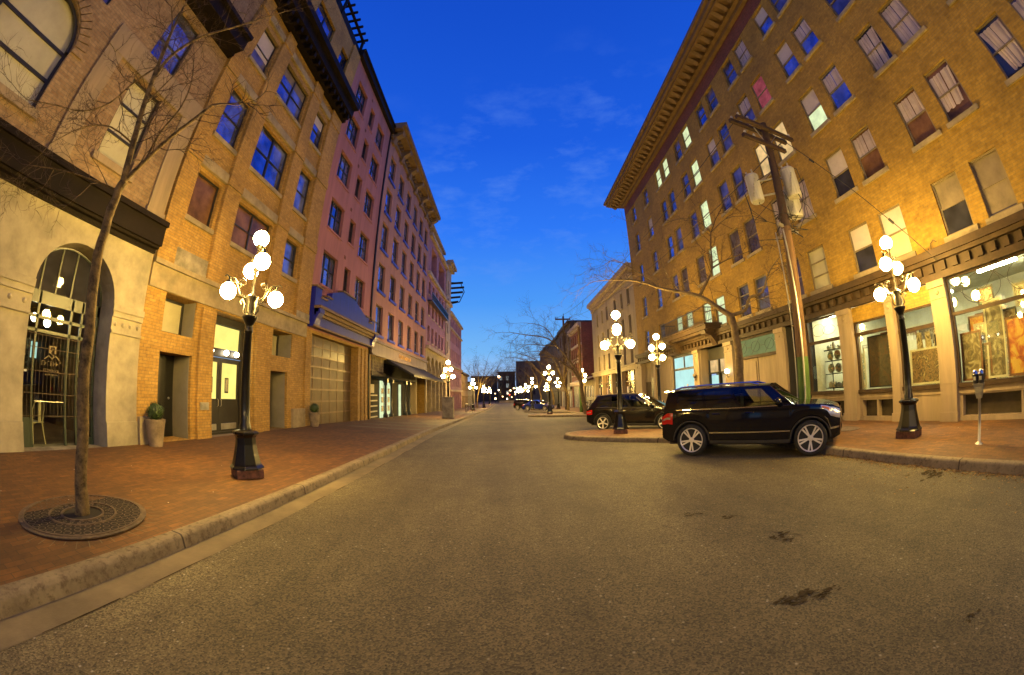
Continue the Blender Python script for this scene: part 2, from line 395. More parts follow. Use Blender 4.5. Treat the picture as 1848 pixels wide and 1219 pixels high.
L.new(col,bg.inputs[0]); bg.inputs[1].default_value=.94
# ------------------------------------------------------------------ ground
XL,XR=-8.1,10.2; KL,KR=-3.17,6.43
def zg(y): return 0 if y<14.6 else (-.0225*(y-14.6) if y<70 else -.0225*55.4)
YS=[-40,-20,0,14.6,30,50,70,110,170]
def strip(x0,x1,dz0,dz1,ys=YS,nx=1):
    b=MB()
    b.grid([[(x0+(x1-x0)*j/nx,y,zg(y)+dz0+(dz1-dz0)*j/nx) for j in range(nx+1)] for y in ys]); return b
struct('ground',strip(-500,500,-.03,-.03,[-300]+YS+[260,900]),M('far ground',(.04,.035,.03),.95))
struct('road',strip(KL+.02,XR-.2,0,0),mt['asphalt'])
struct('kerb',strip(KL-.005,KL+.36,.006,.004),mt['gutter'])
def kerb_prof(x,s,ys):
    """kerb with a rounded nose, s=+1: road lies towards +x"""
    P=[(x+s*.015,-.02),(x,.11),(x-s*.02,.143),(x-s*.05,.15),(x-s*.17,.152)]
    return MB().grid([[(px,y,zg(y)+pz) for px,pz in P] for y in ys])
struct('kerb',kerb_prof(KL,1,YS),mt['concrete'],smooth=True,ang=60)
struct('pavement',strip(KL-.165,XL+.01,.146,.235),mt['paver'])
struct('pavement',strip(KR+.165,XR-.01,.146,.20,[-40,-20,0,14.6,30,50,70,110,170]),mt['paver'])
for ya,yb in ((-40,8.7),(12.15,27.0),(31.2,37.0),(41.5,70),(70,150)):
    struct('kerb',kerb_prof(KR,-1,sorted([ya,yb]+[y for y in YS if ya<y<yb])),mt['concrete'],smooth=True,ang=60)
def island(pts,name='traffic_island'):
    # rounded polygon; closed against the pavement on its right side
    P=[Vector((x,y,0)) for x,y in pts]; n=len(P)
    cen=sum(P,Vector())/n
    k=MB(); inner=[]
    for i,p in enumerate(P):
        a=(P[i]-P[i-1]) if i>0 else (P[1]-P[0]); b=(P[i+1]-P[i]) if i<n-1 else (P[-1]-P[-2])
        t=(a.normalized()+b.normalized()).normalized(); nn=Vector((-t.y,t.x,0))
        if (cen-p).dot(nn)<0: nn=-nn
        inner.append((p,nn))
    rows=[]
    for p,nn in inner:
        rows.append([ (p-nn*.015)+Vector((0,0,zg(p.y)-.02)), p+Vector((0,0,zg(p.y)+.11)), p+nn*.02+Vector((0,0,zg(p.y)+.143)), p+nn*.05+Vector((0,0,zg(p.y)+.15)), p+nn*.17+Vector((0,0,zg(p.y)+.152))])
    k.grid(rows); struct('kerb',k,mt['concrete'],smooth=True,ang=60)
    top=[p+nn*.165+Vector((0,0,zg(p.y)+.147)) for p,nn in inner]
    b=MB(); c=sum(top,Vector())/n; c.z=zg(c.y)+.147
    b.add([c]+top,[(0,i+1,i+2) for i in range(n-1)]+[(0,n,1)])
    struct('pavement',b,mt['paver'])
island([(6.62,8.55),(5.6,9.5),(4.6,10.27),(3.4,11.25),(2.5,11.95),(2.12,12.35),(1.98,12.8),(2.1,13.3),(2.5,13.75),(3.2,14.0),(3.9,13.85),(5.0,13.15),(6.62,12.0)])
island([(6.62,26.9),(5,28.1),(3,29.6),(2.1,30.2),(1.75,30.7),(1.9,32.4),(2.4,33.2),(3.2,33.5),(5,32.3),(6.62,31.1)])
island([(6.62,36.9),(5,39),(3,41.8),(2.2,42.8),(2.0,43.4),(2.3,44.5),(3,45),(4.5,43.6),(6.62,41.4)])
# pale driveway strips across the left pavement
for ya,yb in ((14.9,15.4),(16.8,17.35),(18.7,19.3)):
    struct('path',strip(KL-.4,-6.9,.154,.223,[ya,yb]),mt['gutter'])
# cracks and stains in the road
def ragged(path,wid,name,mat,seed):
    q=random.Random(seed); b=MB(); rows=[]
    P=[]
    for (a,c) in zip(path[:-1],path[1:]):
        for t in range(8): P.append((a[0]+(c[0]-a[0])*t/8,a[1]+(c[1]-a[1])*t/8))
    for x,y in P:
        w_=wid*q.uniform(.15,1.5); dx=q.uniform(-1,1)*wid*1.4; dy=q.uniform(-1,1)*wid
        rows.append([(x+dx-w_,y+dy-w_*.4,zg(y)+.005),(x+dx+w_,y+dy+w_*.4,zg(y)+.005)])
    for r0,r1 in zip(rows[:-1],rows[1:]):
        if q.random()<.45: b.grid([r0,r1])
    for k in range(70):
        x,y=q.choice(P); x+=q.gauss(0,.12); y+=q.gauss(0,.10); rr=wid*q.uniform(.3,1.6); b.add([(x+rr*q.uniform(.4,1.5)*math.cos(t),y+rr*q.uniform(.3,1)*math.sin(t),zg(y)+.0055) for t in (0,.8,1.7,2.6,3.4,4.3,5.3)],[tuple(range(7))]); return struct(name,b,mat)
CR=[(1.58,12.3),(1.5,9.57),(1.76,8.08),(1.92,6.65),(2.11,5.79),(2.61,5.16),(2.73,4.36),(2.78,3.77),(2.77,3.1),(3.03,2.75)]
ragged(CR,.007,'road',mt['crack'],3); ragged(CR[4:],.013,'road',mt['crack'],5)
ragged([(KL+.357,y) for y in (-6,0,3,6,9,14)],.006,'road',mt['stain'],9)
for i,(x,y,rr) in enumerate([(1.97,1.95,.05),(2.11,1.92,.06),(2.2,1.85,.045),(2.33,1.85,.04),(2.31,4.18,.05),(2.62,3.84,.05),(2.71,3.0,.06),(2.72,2.86,.05),(2.75,.79,.03),(5.74,3.25,.035),(6.0,2.9,.16)]):
    q=random.Random(i)
    for k in range(16):
        cx,cy=x+q.gauss(0,rr*1.1),y+q.gauss(0,rr*.6); r2=rr*q.uniform(.1,.6); b=MB(); n=9
        b.add([(cx+math.cos(2*PI*t/n)*r2*q.uniform(.5,1.3)*1.4,cy+math.sin(2*PI*t/n)*r2*q.uniform(.5,1.1)*.7,.0055+.0002*k) for t in range(n)],[tuple(range(n))])
        if k==0: B0=b
        else: B0.add(b.v,b.f)
    struct('road',B0,mt['stain'])
# cast iron utility cover and tar seams in the carriageway
# fallen leaves along the right kerb
b=MB(); q=random.Random(5)
for i in range(1500):
    y=q.uniform(-1,6.6); x=KR-.02-abs(q.gauss(0,.16)) if q.random()<.85 else q.uniform(4.6,6.4)
    s=q.uniform(.012,.035); a=q.uniform(0,PI); z=.008+q.uniform(0,.012)
    if x>KR-.01: continue
    b.add([(x+s*math.cos(a),y+s*math.sin(a),z),(x-s*.5*math.sin(a),y+s*.5*math.cos(a),z+q.uniform(0,.012)),(x-s*math.cos(a),y-s*math.sin(a),z),(x+s*.5*math.sin(a),y-s*.5*math.cos(a),z+.004)],[(0,1,2,3)])
tag(obj('fallen_leaves',mesh('fallen_leaves',b,mt['leaf_dry'])),'dry fallen leaves drifted along the kerb','leaves',kind='stuff')
# ------------------------------------------------------------------ facades
class F:
    def __init__(s,X,sgn): s.X=X; s.s=sgn
    def p(s,u,v,w=0): return (s.X+s.s*w,u,v)
    def box(s,b,u0,u1,v0,v1,w0,w1): b.box(s.X+s.s*w0,s.X+s.s*w1,u0,u1,v0,v1); return b
def wall(f,u0,u1,v0,v1,ops,rev=.2,b=None,w=0,depth=0,roof=True):
    b=b or MB(); us=sorted({u0,u1}|{o[0] for o in ops}|{o[1] for o in ops}); vs=sorted({v0,v1}|{o[2] for o in ops}|{o[3] for o in ops})
    us=[u for u in us if u0<=u<=u1]; vs=[v for v in vs if v0<=v<=v1]
    for a,c in zip(us[:-1],us[1:]):
        run=None
        for d,e in zip(vs[:-1],vs[1:]):
            mu,mv=(a+c)/2,(d+e)/2
            if any(o[0]<mu<o[1] and o[2]<mv<o[3] for o in ops): continue
            b.quad(f.p(a,d,w),f.p(c,d,w),f.p(c,e,w),f.p(a,e,w))
    for o in ops:
        a,c,d,e=o[:4]; rv=o[4] if len(o)>4 else rev
        for P in (((a,d),(c,d)),((c,d),(c,e)),((c,e),(a,e)),((a,e),(a,d))):
            (ua,va),(ub,vb)=P; b.quad(f.p(ua,va,w),f.p(ub,vb,w),f.p(ub,vb,w-rv),f.p(ua,va,w-rv))
    if depth:
        for u in (u0,u1): b.quad(f.p(u,v0,w),f.p(u,v1,w),f.p(u,v1,-depth),f.p(u,v0,-depth))
        if roof: b.quad(f.p(u0,v1,w),f.p(u1,v1,w),f.p(u1,v1,-depth),f.p(u0,v1,-depth))
        b.quad(f.p(u0,v0,-depth),f.p(u1,v0,-depth),f.p(u1,v1,-depth),f.p(u0,v1,-depth))
    return b
CACHE={}
def cmesh(key,fn,mat):
    k=(key,mat.name)
    if k not in CACHE: CACHE[k]=mesh(key[0],fn(),mat)
    return CACHE[k]
def window(rt,f,u,v,wd,ht,depth=.2,frame='frame_black',pane='sky_pane',nx=1,rails=(.5,),fw=.05,sill=None,blind=None,curtain=None,lower=None,bl_mat='blind'):
    """double-hung window: frame mesh > pane, sill, blind, curtain"""
    s=f.s; x0,x1=-s*depth,-s*(depth-.07); key=(s,round(wd,2),round(ht,2),depth,nx,rails,fw)
    def fr():
        b=MB(); b.box(x0,x1,0,fw,0,ht); b.box(x0,x1,wd-fw,wd,0,ht); b.box(x0,x1,fw,wd-fw,0,fw*1.2); b.box(x0,x1,fw,wd-fw,ht-fw,ht)
        for i in range(1,nx): b.box(x0,x1-s*.004,wd*i/nx-fw*.7,wd*i/nx+fw*.7,fw*1.2,ht-fw)
        for k_,rr in enumerate(rails):
            for i in range(nx):
                a=fw if i==0 else wd*i/nx+fw*.7; c=wd-fw if i==nx-1 else wd*(i+1)/nx-fw*.7
                b.box(x0,x1-s*.008,a,c,ht*rr-fw*.45,ht*rr+fw*.45)
        return b
    o=obj('window',cmesh(('window',)+key,fr,mt[frame]),rt,Vector(f.p(u,v))-WL[rt])
    def pn(z0,z1): return lambda: MB().box(x0+s*.012,x0+s*.022,fw*.6,wd-fw*.6,z0,z1)
    if lower:   # lower sash shows something else
        obj('pane',cmesh(('pane_up',)+key,pn(ht*.5,ht-fw*.5),mt[pane]),o); obj('pane',cmesh(('pane_low',)+key,pn(fw*.5,ht*.5),mt[lower]),o)
    else: obj('pane',cmesh(('pane',)+key,pn(fw*.5,ht-fw*.5),mt[pane]),o)
    if sill:
        mat,pr,ex,th=sill
        obj('sill',cmesh(('sill',pr,ex,th)+key,lambda: MB().box(-s*.1,s*pr,-ex,wd+ex,-th,-.003),mt[mat]),o)
    if blind:
        obj('blind',cmesh(('blind',blind)+key,lambda: MB().box(x0+s*.024,x0+s*.032,fw*1.1,wd-fw*1.1,ht*(1-blind),ht-fw*1.1),mt[bl_mat]),o)
    if curtain:
        def cu():
            b=MB(); q=random.Random(hash((round(u,1),curtain[2]))%99); n=26; a,c=fw*1.2,wd-fw*1.2
            lo,hi,sk=curtain
            P=[]
            for i in range(n+1):
                t=i/n; x=x0+s*(.030+.009*math.sin(t*27+1.7*math.sin(t*9)+sk)); 
                yb=a+(c-a)*(t*(1-abs(sk)*.5)+ (abs(sk)*.5 if sk>0 else 0)); yt=a+(c-a)*t
                zb=ht*lo+.02*math.sin(t*19); P.append([(x,yt,ht*hi-.012*abs(math.sin(t*17))),(x,(yt+yb)/2,ht*(lo+hi)/2),(x,yb,zb)])
            b.grid(P); return b
        obj('curtain',cmesh(('curtain',curtain)+key,cu,mt['curtain']),o)
    return o
def cornice(f,u0,u1,steps,b=None):
    """stack of boxes: (v0,v1,w)"""
    b=b or MB()
    for v0,v1,w_ in steps: f.box(b,u0,u1,v0,v1,-.02,w_)
    return b
FL=F(XL,1); FR=F(XR,-1)
# ================================================================== LEFT SIDE
def arch_fill(f,b,u0,u1,vs,vt,rev,w=0,n=20,vtop=None,seg=None):
    """fills the corners above an arch in the rectangular hole u0..u1 / ..vtop; adds the curved reveal; returns arc points"""
    c=(u0+u1)/2; rx=(u1-u0)/2; arc=[(c-rx*math.cos(PI*i/n),vs+(vt-vs)*math.sin(PI*i/n)) for i in range(n+1)]
    vtop=vtop or vt
    for (a,z),(a2,z2) in zip(arc[:-1],arc[1:]):
        b.quad(f.p(a,z,w),f.p(a2,z2,w),f.p(a2,vtop,w),f.p(a,vtop,w)); b.quad(f.p(a,z,w),f.p(a2,z2,w),f.p(a2,z2,w-rev),f.p(a,z,w-rev))
    return arc
# ---- 1. stone-fronted building with the arched entrance
rt=root('stone_building',(XL,0,0),'brick building with a cream stucco ground floor and a round arched entrance','building')
f=FL; A0,A1,AS,AT=2.62,4.63,3.12,4.10
b=wall(f,-9,5.5,-.5,4.64,[(A0,A1,-.5,AT,.75),(-2.9,-.9,-.5,AT,.75)],rev=.75)
arch_fill(f,b,A0,A1,AS,AT,.75); arch_fill(f,b,-2.9,-.9,AS,AT,.75)
wpart('wall',b,mt['stucco'],rt)
b=MB()   # impost bands, plinths and rosettes
for a,c in ((4.63,5.5),(-.9,2.62)):
    f.box(b,a-.03 if a>0 else a,c+.0,3.02,3.16,0,.075); f.box(b,a,c,2.90,3.02,0,.045); f.box(b,a-.0,c,2.56,2.62,0,.05)
    f.box(b,a,c,-.4,.74,0,.04)
    n=4 if c-a<1 else 11
    for i in range(n):
        u=a+(c-a)*(i+.5)/n; b.lathe([(.05,0),(.04,.02),(.012,.035)],10,f.p(u,2.76,0),'x')
wpart('impost_band',b,mt['stucco'],rt)
b=MB(); f.box(b,-9,5.48,4.66,5.2,0,.32); f.box(b,-9,5.50,5.12,5.24,0,.40); f.box(b,-9,5.46,4.60,4.70,0,.24); f.box(b,-9,5.47,4.52,4.6,0,.10)
wpart('belt_cornice',b,mt['cornice_dark'],rt)
ops=[(3.1,4.15,5.93,8.06,.22),(-.72,1.32,5.9,8.32,.25),(3.1,4.12,8.80,10.6,.2),(.3,1.35,8.80,10.6,.2)]
b=wall(f,-9,5.5,4.6,11.2,ops,depth=0); arch_fill(f,b,-.72,1.32,7.32,8.32,.25)
for u0,u1,v0,v1 in ((-9,5.5,11.2,16.5),): wall(f,u0,u1,v0,v1,[(3.1,4.3,12.1,14.2,.2),(.6,1.8,12.1,14.2,.2)],b=b,depth=12)
wpart('brick_wall',b,mt['brick_brown'],rt)
b=MB()
for a,c in ((2.0,2.5),(4.93,5.47),(-2.2,-1.7)): f.box(b,a,c,5.24,8.1,0,.06); f.box(b,a-.04,c+.03,5.24,5.5,0,.09)
f.box(b,1.98,5.49,8.1,8.76,0,.07)
f.box(b,3.0,4.25,5.76,5.925,0,.09); f.box(b,-.85,1.45,5.73,5.895,0,.09)
wpart('pilaster',b,mt['cream'],rt)
b=MB(); f.box(b,-9,5.5,11.0,11.45,0,.55); f.box(b,-9,5.52,11.45,11.6,0,.68); f.box(b,-9,5.48,10.86,11.0,0,.25); wpart('cornice',b,mt['cornice_dark'],rt)
window(rt,f,3.1,5.93,1.05,2.13,.2,pane='white_pane',rails=(.32,.66),fw=.06)
window(rt,f,-.72,5.9,2.04,2.42,.22,pane='white_pane',rails=(.29,.57),fw=.08,nx=1)
b=MB(); P=[(.3-.98*math.cos(PI*i/20),7.32+.96*math.sin(PI*i/20)) for i in range(21)]; b.tube([f.p(u,v,-.12) for u,v in P],.05,6)
wpart('arch_frame',b,mt['frame_black'],rt)
b=MB(); n=22
for i in range(n):
    a0,a1=PI*i/n+.012,PI*(i+1)/n-.012; b.prism([f.p(.3-r_*math.cos(a),7.32+r_*math.sin(a),0) for r_,a in ((1.03,a0),(1.34,a0),(1.34,a1),(1.03,a1))],(.05,0,0))
wpart('arch_ring',b,mt['brick_brown'],rt)
window(rt,f,3.1,8.80,1.02,1.8,.18,pane='sky_pane',rails=(.4,)); window(rt,f,.3,8.80,1.05,1.8,.18,pane='dull_pane')
window(rt,f,3.1,12.1,1.2,2.1,.18,pane='white_pane'); window(rt,f,.6,12.1,1.2,2.1,.18)
# entrance: glazed steel screen set back in the arch, with a dining room behind
X=XL-.62
b=MB(); th=.06
def bar(u0,u1,v0,v1,t=.06,x=X): b.box(x-t,x,u0,u1,v0,v1)
for u in (2.64,3.0,3.84,4.12): bar(u,u+.055,.1,3.1)
bar(4.55,4.62,.1,3.1); bar(2.64,4.62,2.88,3.12,.10); bar(2.64,4.62,2.60,2.66); bar(2.64,4.62,2.34,2.40); bar(2.64,4.62,.06,.14)
for v in (1.0,1.45,1.9): bar(4.12,4.6,v,v+.03); 
for u in (2.7,2.76): bar(u,u+.02,.1,2.35,.03)
arcp=[((A0+A1)/2-1.0*math.cos(PI*i/16),AS+.98*math.sin(PI*i/16)) for i in range(17)]
b.tube([(X-.03,u,v) for u,v in arcp],.04,6)
for u in (2.95,3.35,3.75,4.2): bar(u,u+.035,3.1,AS+.98*math.sqrt(max(0,1-((u-3.625)/1.0)**2)),.05)
scr=wpart('entrance_screen',b,mt['frame_green'],rt)
b=MB(); b.box(X-.03,X-.022,2.66,4.6,.14,3.1); wpart('glass',b,mt['clear'],scr)
b=MB(); b.add([(X-.026,u,v) for u,v in arcp],[tuple(range(17))]); wpart('fanlight',b,mt['dark_pane'],scr)
b=MB(); b.box(X-.05,X-.01,2.64,3.0,.1,.75); b.box(X-.05,X-.01,4.12,4.6,.1,.35); wpart('kick_panel',b,mt['frame_green'],scr)
b=MB(); b.tube([(X+.05,3.10,1.06),(X+.05,3.80,1.06)],.012,6); b.tube([(X,3.10,1.06),(X+.05,3.10,1.06)],.01); b.tube([(X,3.8,1.06),(X+.05,3.8,1.06)],.01); wpart('handle',b,mt['steel'],scr)
b=MB(); q=random.Random(4); xs=X+.004   # pale emblem and lettering on the door glass
for u0,u1,v0,v1 in ((3.40,3.44,1.98,2.12),(3.44,3.54,2.1,2.125),(3.54,3.58,1.98,2.12)): b.box(xs,xs+.003,u0,u1,v0,v1)
b.tube([(xs,3.30,1.86),(xs,3.40,1.93),(xs,3.49,1.88),(xs,3.58,1.94),(xs,3.68,1.86)],.012,4); b.tube([(xs,3.49,2.08),(xs,3.44,1.98),(xs,3.53,1.94),(xs,3.49,1.86)],.01,4)
for v,n,h,a,c in ((1.74,7,.09,3.24,3.74),(1.63,9,.05,3.30,3.68),(1.56,9,.03,3.34,3.64)):
    for i in range(n):
        u=a+(c-a)*i/n; wd=(c-a)/n*.62
        k=q.randrange(3); b.box(xs,xs+.003,u,u+.012,v,v+h)
        if k!=1: b.box(xs,xs+.003,u,u+wd,v+h-.014,v+h)
        if k!=0: b.box(xs,xs+.003,u,u+wd,v+h*.45,v+h*.45+.012)
        if k==2: b.box(xs,xs+.003,u+wd-.012,u+wd,v,v+h)
wpart('lettering',b,mt['stone'],scr)
b=MB()
for i in range(20): b.box(X+.012,X+.017,2.72+i*.095,2.727+i*.095,.75,2.34)
for v in (.78,1.2,1.62,2.05,2.3): b.box(X+.012,X+.022,2.66,4.6,v,v+.012)
wpart('security_grille',b,mt['iron'],scr)
b=MB(); f.box(b,A0-.0,A1,-.05,.2,-.95,-.02); wpart('threshold',b,mt['stone2'],rt)
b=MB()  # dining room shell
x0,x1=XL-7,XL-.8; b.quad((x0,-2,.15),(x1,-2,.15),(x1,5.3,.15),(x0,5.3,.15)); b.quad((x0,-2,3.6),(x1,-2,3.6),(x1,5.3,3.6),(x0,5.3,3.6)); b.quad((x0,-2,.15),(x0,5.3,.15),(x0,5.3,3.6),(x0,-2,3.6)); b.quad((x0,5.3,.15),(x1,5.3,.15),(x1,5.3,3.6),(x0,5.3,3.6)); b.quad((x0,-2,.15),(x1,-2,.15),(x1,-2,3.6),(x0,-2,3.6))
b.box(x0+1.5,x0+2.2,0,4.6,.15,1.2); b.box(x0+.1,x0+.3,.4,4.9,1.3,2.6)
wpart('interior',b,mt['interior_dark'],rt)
for u0_,u1_,v0_,v1_,k_ in ((3.6,3.95,1.9,2.3,'lit_cyan'),(5.0,5.25,2.0,2.5,'lit_cyan'),(4.0,4.9,1.55,1.62,'lit_warm'),(4.1,4.8,2.05,2.1,'lit_warm')): wpart('added_bar_glow',MB().box(x0+.31,x0+.34,u0_,u1_,v0_,v1_),mt[k_],rt)  # added glowing panes and strips, standing in for bottle glints and window reflections
for i,(x,y,z) in enumerate(((-9.9,3.35,2.72),(-9.9,3.72,2.66))):
    o=root('pendant_lamp',(x,y,z),('pale globe pendant lamp behind the arched entrance, the one further from the tree trunk','pale globe pendant lamp behind the arched entrance, the one nearer the tree trunk')[i],'lamp','pendant lamps inside the arched entrance')
    lpart('lamp_shade',MB().sphere((0,0,0),.095,14,8),mt['bulb'],o,smooth=True); lpart('cord',MB().tube([(0,0,.12),(0,0,3.58-z)],.008,4),mt['black'],o)
# white metal cafe chair behind the door
o=root('cafe_chair',(-9.35,3.28,.16),'white metal cafe chair seen through the arched glass door','chair',rz=math.radians(115))
lpart('seat',MB().box(-.19,.19,-.19,.19,.44,.46),mt['white_frame'],o)
for sx in(-1,1):
    for sy in (-1,1): lpart('leg',MB().tube([(sx*.16,sy*.16,.45),(sx*.21,sy*.21,0)],[.018,.012],6),mt['white_frame'],o)
b=MB(); b.tube([(-.17,-.17,.45),(-.20,-.20,.70),(-.15,-.24,.86),(0,-.25,.88),(.15,-.24,.86),(.20,-.20,.70),(.17,-.17,.45)],.014,6); b.box(-.05,.05,-.245,-.235,.46,.87); lpart('backrest',b,mt['white_frame'],o)
# ---- 2. yellow brick building
rt=root('yellow_brick_building',(XL,9.4,0),'yellow brick building with grey stone bands and recessed doorways','building'); u0,u1=5.5,13.42
ops=[(6.15,7.3,.24,2.37,.85),(6.15,7.3,2.84,3.78,.7),(8.1,10.05,.1,3.74,.55),(11.1,12.2,.22,2.30,.85),(11.13,12.45,2.84,3.74,.8)]
ops+=[(6.25,7.3,5.86,7.22),(8.2,10.2,5.86,7.22),(11.2,12.22,5.86,7.22)]
b=wall(f,u0,u1,-.5,7.55,ops,rev=.22); wpart('brick_wall',b,mt['brick_yellow'],rt)
ops=[]
for v0,v1 in ((8.52,10.36),(11.8,13.5)): ops+=[(6.3,7.35,v0,v1),(8.25,10.25,v0,v1),(11.25,12.27,v0,v1)]
ops+=[(5.9,7.3,16.66,18.4),(8.3,10.3,16.66,18.4),(11.42,12.45,16.66,18.4)]
b=wall(f,u0,u1,7.55,19.7,ops,rev=.22,depth=12); wpart('upper_wall',b,mt['brick_yellow'],rt)
b=MB()
for a,c in ((5.52,6.12),(7.42,8.1),(10.35,11.08),(12.36,13.40)):
    f.box(b,a,c,4.42,14.5,0,.13)
    for v in (7.35,10.5,13.75): f.box(b,a-.03,c+.01,v,v+.32,0,.17)
f.box(b,7.48,8.05,.2,3.7,0,.10); f.box(b,10.1,10.55,.2,3.7,0,.10)
for a,c in ((5.52,6.12),(12.36,13.40)): f.box(b,a,c,15.7,19.7,0,.10)
wpart('pier',b,mt['brick_yellow'],rt)
b=MB(); f.box(b,5.51,13.41,3.79,4.42,0,.07); f.box(b,5.51,13.41,4.34,4.46,0,.16)
for v in (7.36,10.52,13.78): f.box(b,6.13,7.41,v,v+.30,0,.10); f.box(b,8.11,10.34,v,v+.30,0,.10); f.box(b,11.09,12.35,v,v+.30,0,.10)
f.box(b,5.52,6.05,.1,.85,0,.11); f.box(b,12.5,13.42,.1,.95,0,.11)
wpart('stone_band',b,mt['stone'],rt)
b=MB(); f.box(b,5.51,7.9,4.42,4.95,0,.06); f.box(b,12.4,13.4,4.42,4.7,0,.15); wpart('stone_band',b,mt['stone2'],rt)
b=MB(); f.box(b,5.4,13.5,14.55,14.8,0,.30); f.box(b,5.4,13.5,14.8,15.3,0,.62); f.box(b,5.35,13.55,15.3,15.65,0,.85)
for i in range(17): f.box(b,5.6+i*.47,5.75+i*.47,14.5,14.8,.3,.55)
wpart('cornice',b,mt['cornice_dark'],rt)
sl=('stone',.07,.08,.14)
window(rt,f,6.25,5.86,1.05,1.36,.2,pane='brown_pane',rails=(),sill=sl); window(rt,f,8.2,5.86,2.0,1.36,.2,pane='brown_pane',nx=2,rails=(.5,),sill=sl); window(rt,f,11.2,5.86,1.02,1.36,.2,sill=sl)
for v0,ht,p in ((8.52,1.84,('sky_pane',)*3),(11.8,1.7,('dull_pane','sky_pane','sky_pane'))):
    window(rt,f,6.3,v0,1.05,ht,.2,pane=p[0],sill=sl,blind=.62 if p[0]=='dull_pane' else None); window(rt,f,8.25,v0,2.0,ht,.2,nx=2,sill=sl,pane=p[1],blind=.25 if v0>11 else None,bl_mat='frame_tan'); window(rt,f,11.25,v0,1.02,ht,.2,sill=sl,pane=p[2],blind=.3 if v0>11 else None)
for u,wd,nx in ((5.9,1.4,1),(8.3,2.0,2),(11.42,1.03,1)): window(rt,f,u,16.66,wd,1.74,.2,nx=nx)
b=MB()   # rooftop pergola
for i in range(7): b.box(XL-2.2,XL+.1,10.2+i*.55,10.32+i*.55,21.6,21.75)
for u in (10.2,13.4): b.box(XL-.2,XL-.05,u,u+.12,19.6,21.6)
b.box(XL-.25,XL-.1,10,13.7,21.5,21.6); b.box(XL-.3,XL-.1,9.6,13.4,19.7,20.5)
wpart('roof_pergola',b,mt['cornice_dark'],rt)
# doorways
b=MB(); b.box(XL-.82,XL-.76,6.2,7.28,.24,2.37); d=wpart('door',b,mt['black'],rt); b=MB(); b.sphere((XL-.72,7.1,1.25),.035,10,6); wpart('handle',b,mt['steel'],d)
b=MB(); b.box(XL-.84,XL-.1,7.285,7.298,.24,2.37); b.box(XL-.68,XL-.05,7.285,7.298,2.85,3.77); b.box(XL-.84,XL-.1,12.185,12.198,.24,2.3); b.box(XL-.78,XL-.05,12.435,12.448,2.85,3.73); b.box(XL-.84,XL-.8,11.12,12.18,.24,2.28); wpart('reveal_panel',b,mt['grey_reveal'],rt)
b=MB(); b.box(XL-.82,XL-.1,6.16,7.29,.1,.235); b.box(XL-.84,XL-.05,11.11,12.19,.1,.215); b.box(XL-.54,XL+.05,8.12,10.04,.06,.225); wpart('doorstep',b,mt['cream'],rt)
window(rt,f,6.17,2.86,1.1,.9,.6,pane='white_pane',rails=(),fw=.06); window(rt,f,11.15,2.86,1.25,.86,.7,pane='white_pane',rails=(),fw=.06)
b=MB(); x=XL-.5
for u in (8.1,9.98): b.box(x,x+.12,u,u+.07,.22,3.72)
b.box(x,x+.12,8.17,9.98,2.52,2.76); b.box(x,x+.12,8.17,9.98,3.48,3.72); b.box(x,x+.1,9.87,9.98,.22,2.5); b.box(x,x+.1,8.17,9.98,.22,.30)
b.box(x,x+.12,9.78,9.98,2.76,3.48)
e=wpart('entrance_frame',b,mt['frame_black'],rt)
for a,w_ in ((8.17,.735),(8.915,.95)):
    b=MB()
    b.box(x+.02,x+.07,a,a+.10,.30,2.5); b.box(x+.02,x+.07,a+w_-.10,a+w_,.30,2.5); b.box(x+.02,x+.07,a+.1,a+w_-.1,2.36,2.5); b.box(x+.02,x+.07,a+.1,a+w_-.1,.55,1.28); b.box(x+.02,x+.07,a+.1,a+w_-.1,.30,.36)
    d=wpart('door',b,mt['frame_black'],rt)
    b=MB(); b.box(x+.03,x+.04,a+.1,a+w_-.1,1.28,2.36); wpart('pane',b,mt['lit_yellow'],d)
    b=MB(); b.box(x+.03,x+.065,a+.1,a+w_-.1,.36,.54); wpart('kick_plate',b,mt['steel'],d)
    b=MB(); uu=a+.06 if a>8.5 else a+w_-.06; b.tube([(x+.07,uu,1.05),(x+.12,uu,1.08),(x+.12,uu,1.25),(x+.07,uu,1.28)],.013,6); wpart('handle',b,mt['steel'],d)
    b=MB(); b.box(x+.045,x+.052,a+.28,a+.46,1.46,1.92); wpart('picture_frame',b,mt['frame_black'],d)
    b=MB(); b.box(x+.053,x+.056,a+.31,a+.43,1.5,1.88); wpart('print',b,mt['white_pane'],d)
b=MB(); b.box(x+.03,x+.04,8.17,9.78,2.78,3.46); wpart('transom_light',b,mt['lit_yellow'],rt)
b=MB()
for u in (8.35,9.05,9.55): b.sphere((XL-.30,u,2.66),.085,14,8)
wpart('globe_light',b,mt['bulb'],rt,smooth=True)
b=MB(); b.box(XL+.1,XL+.13,7.58,7.92,1.0,1.2); b.box(XL+.13,XL+.15,7.62,7.70,1.05,1.15); b.box(XL+.13,XL+.15,7.78,7.88,1.05,1.15); wpart('intercom_panel',b,mt['steel'],rt)
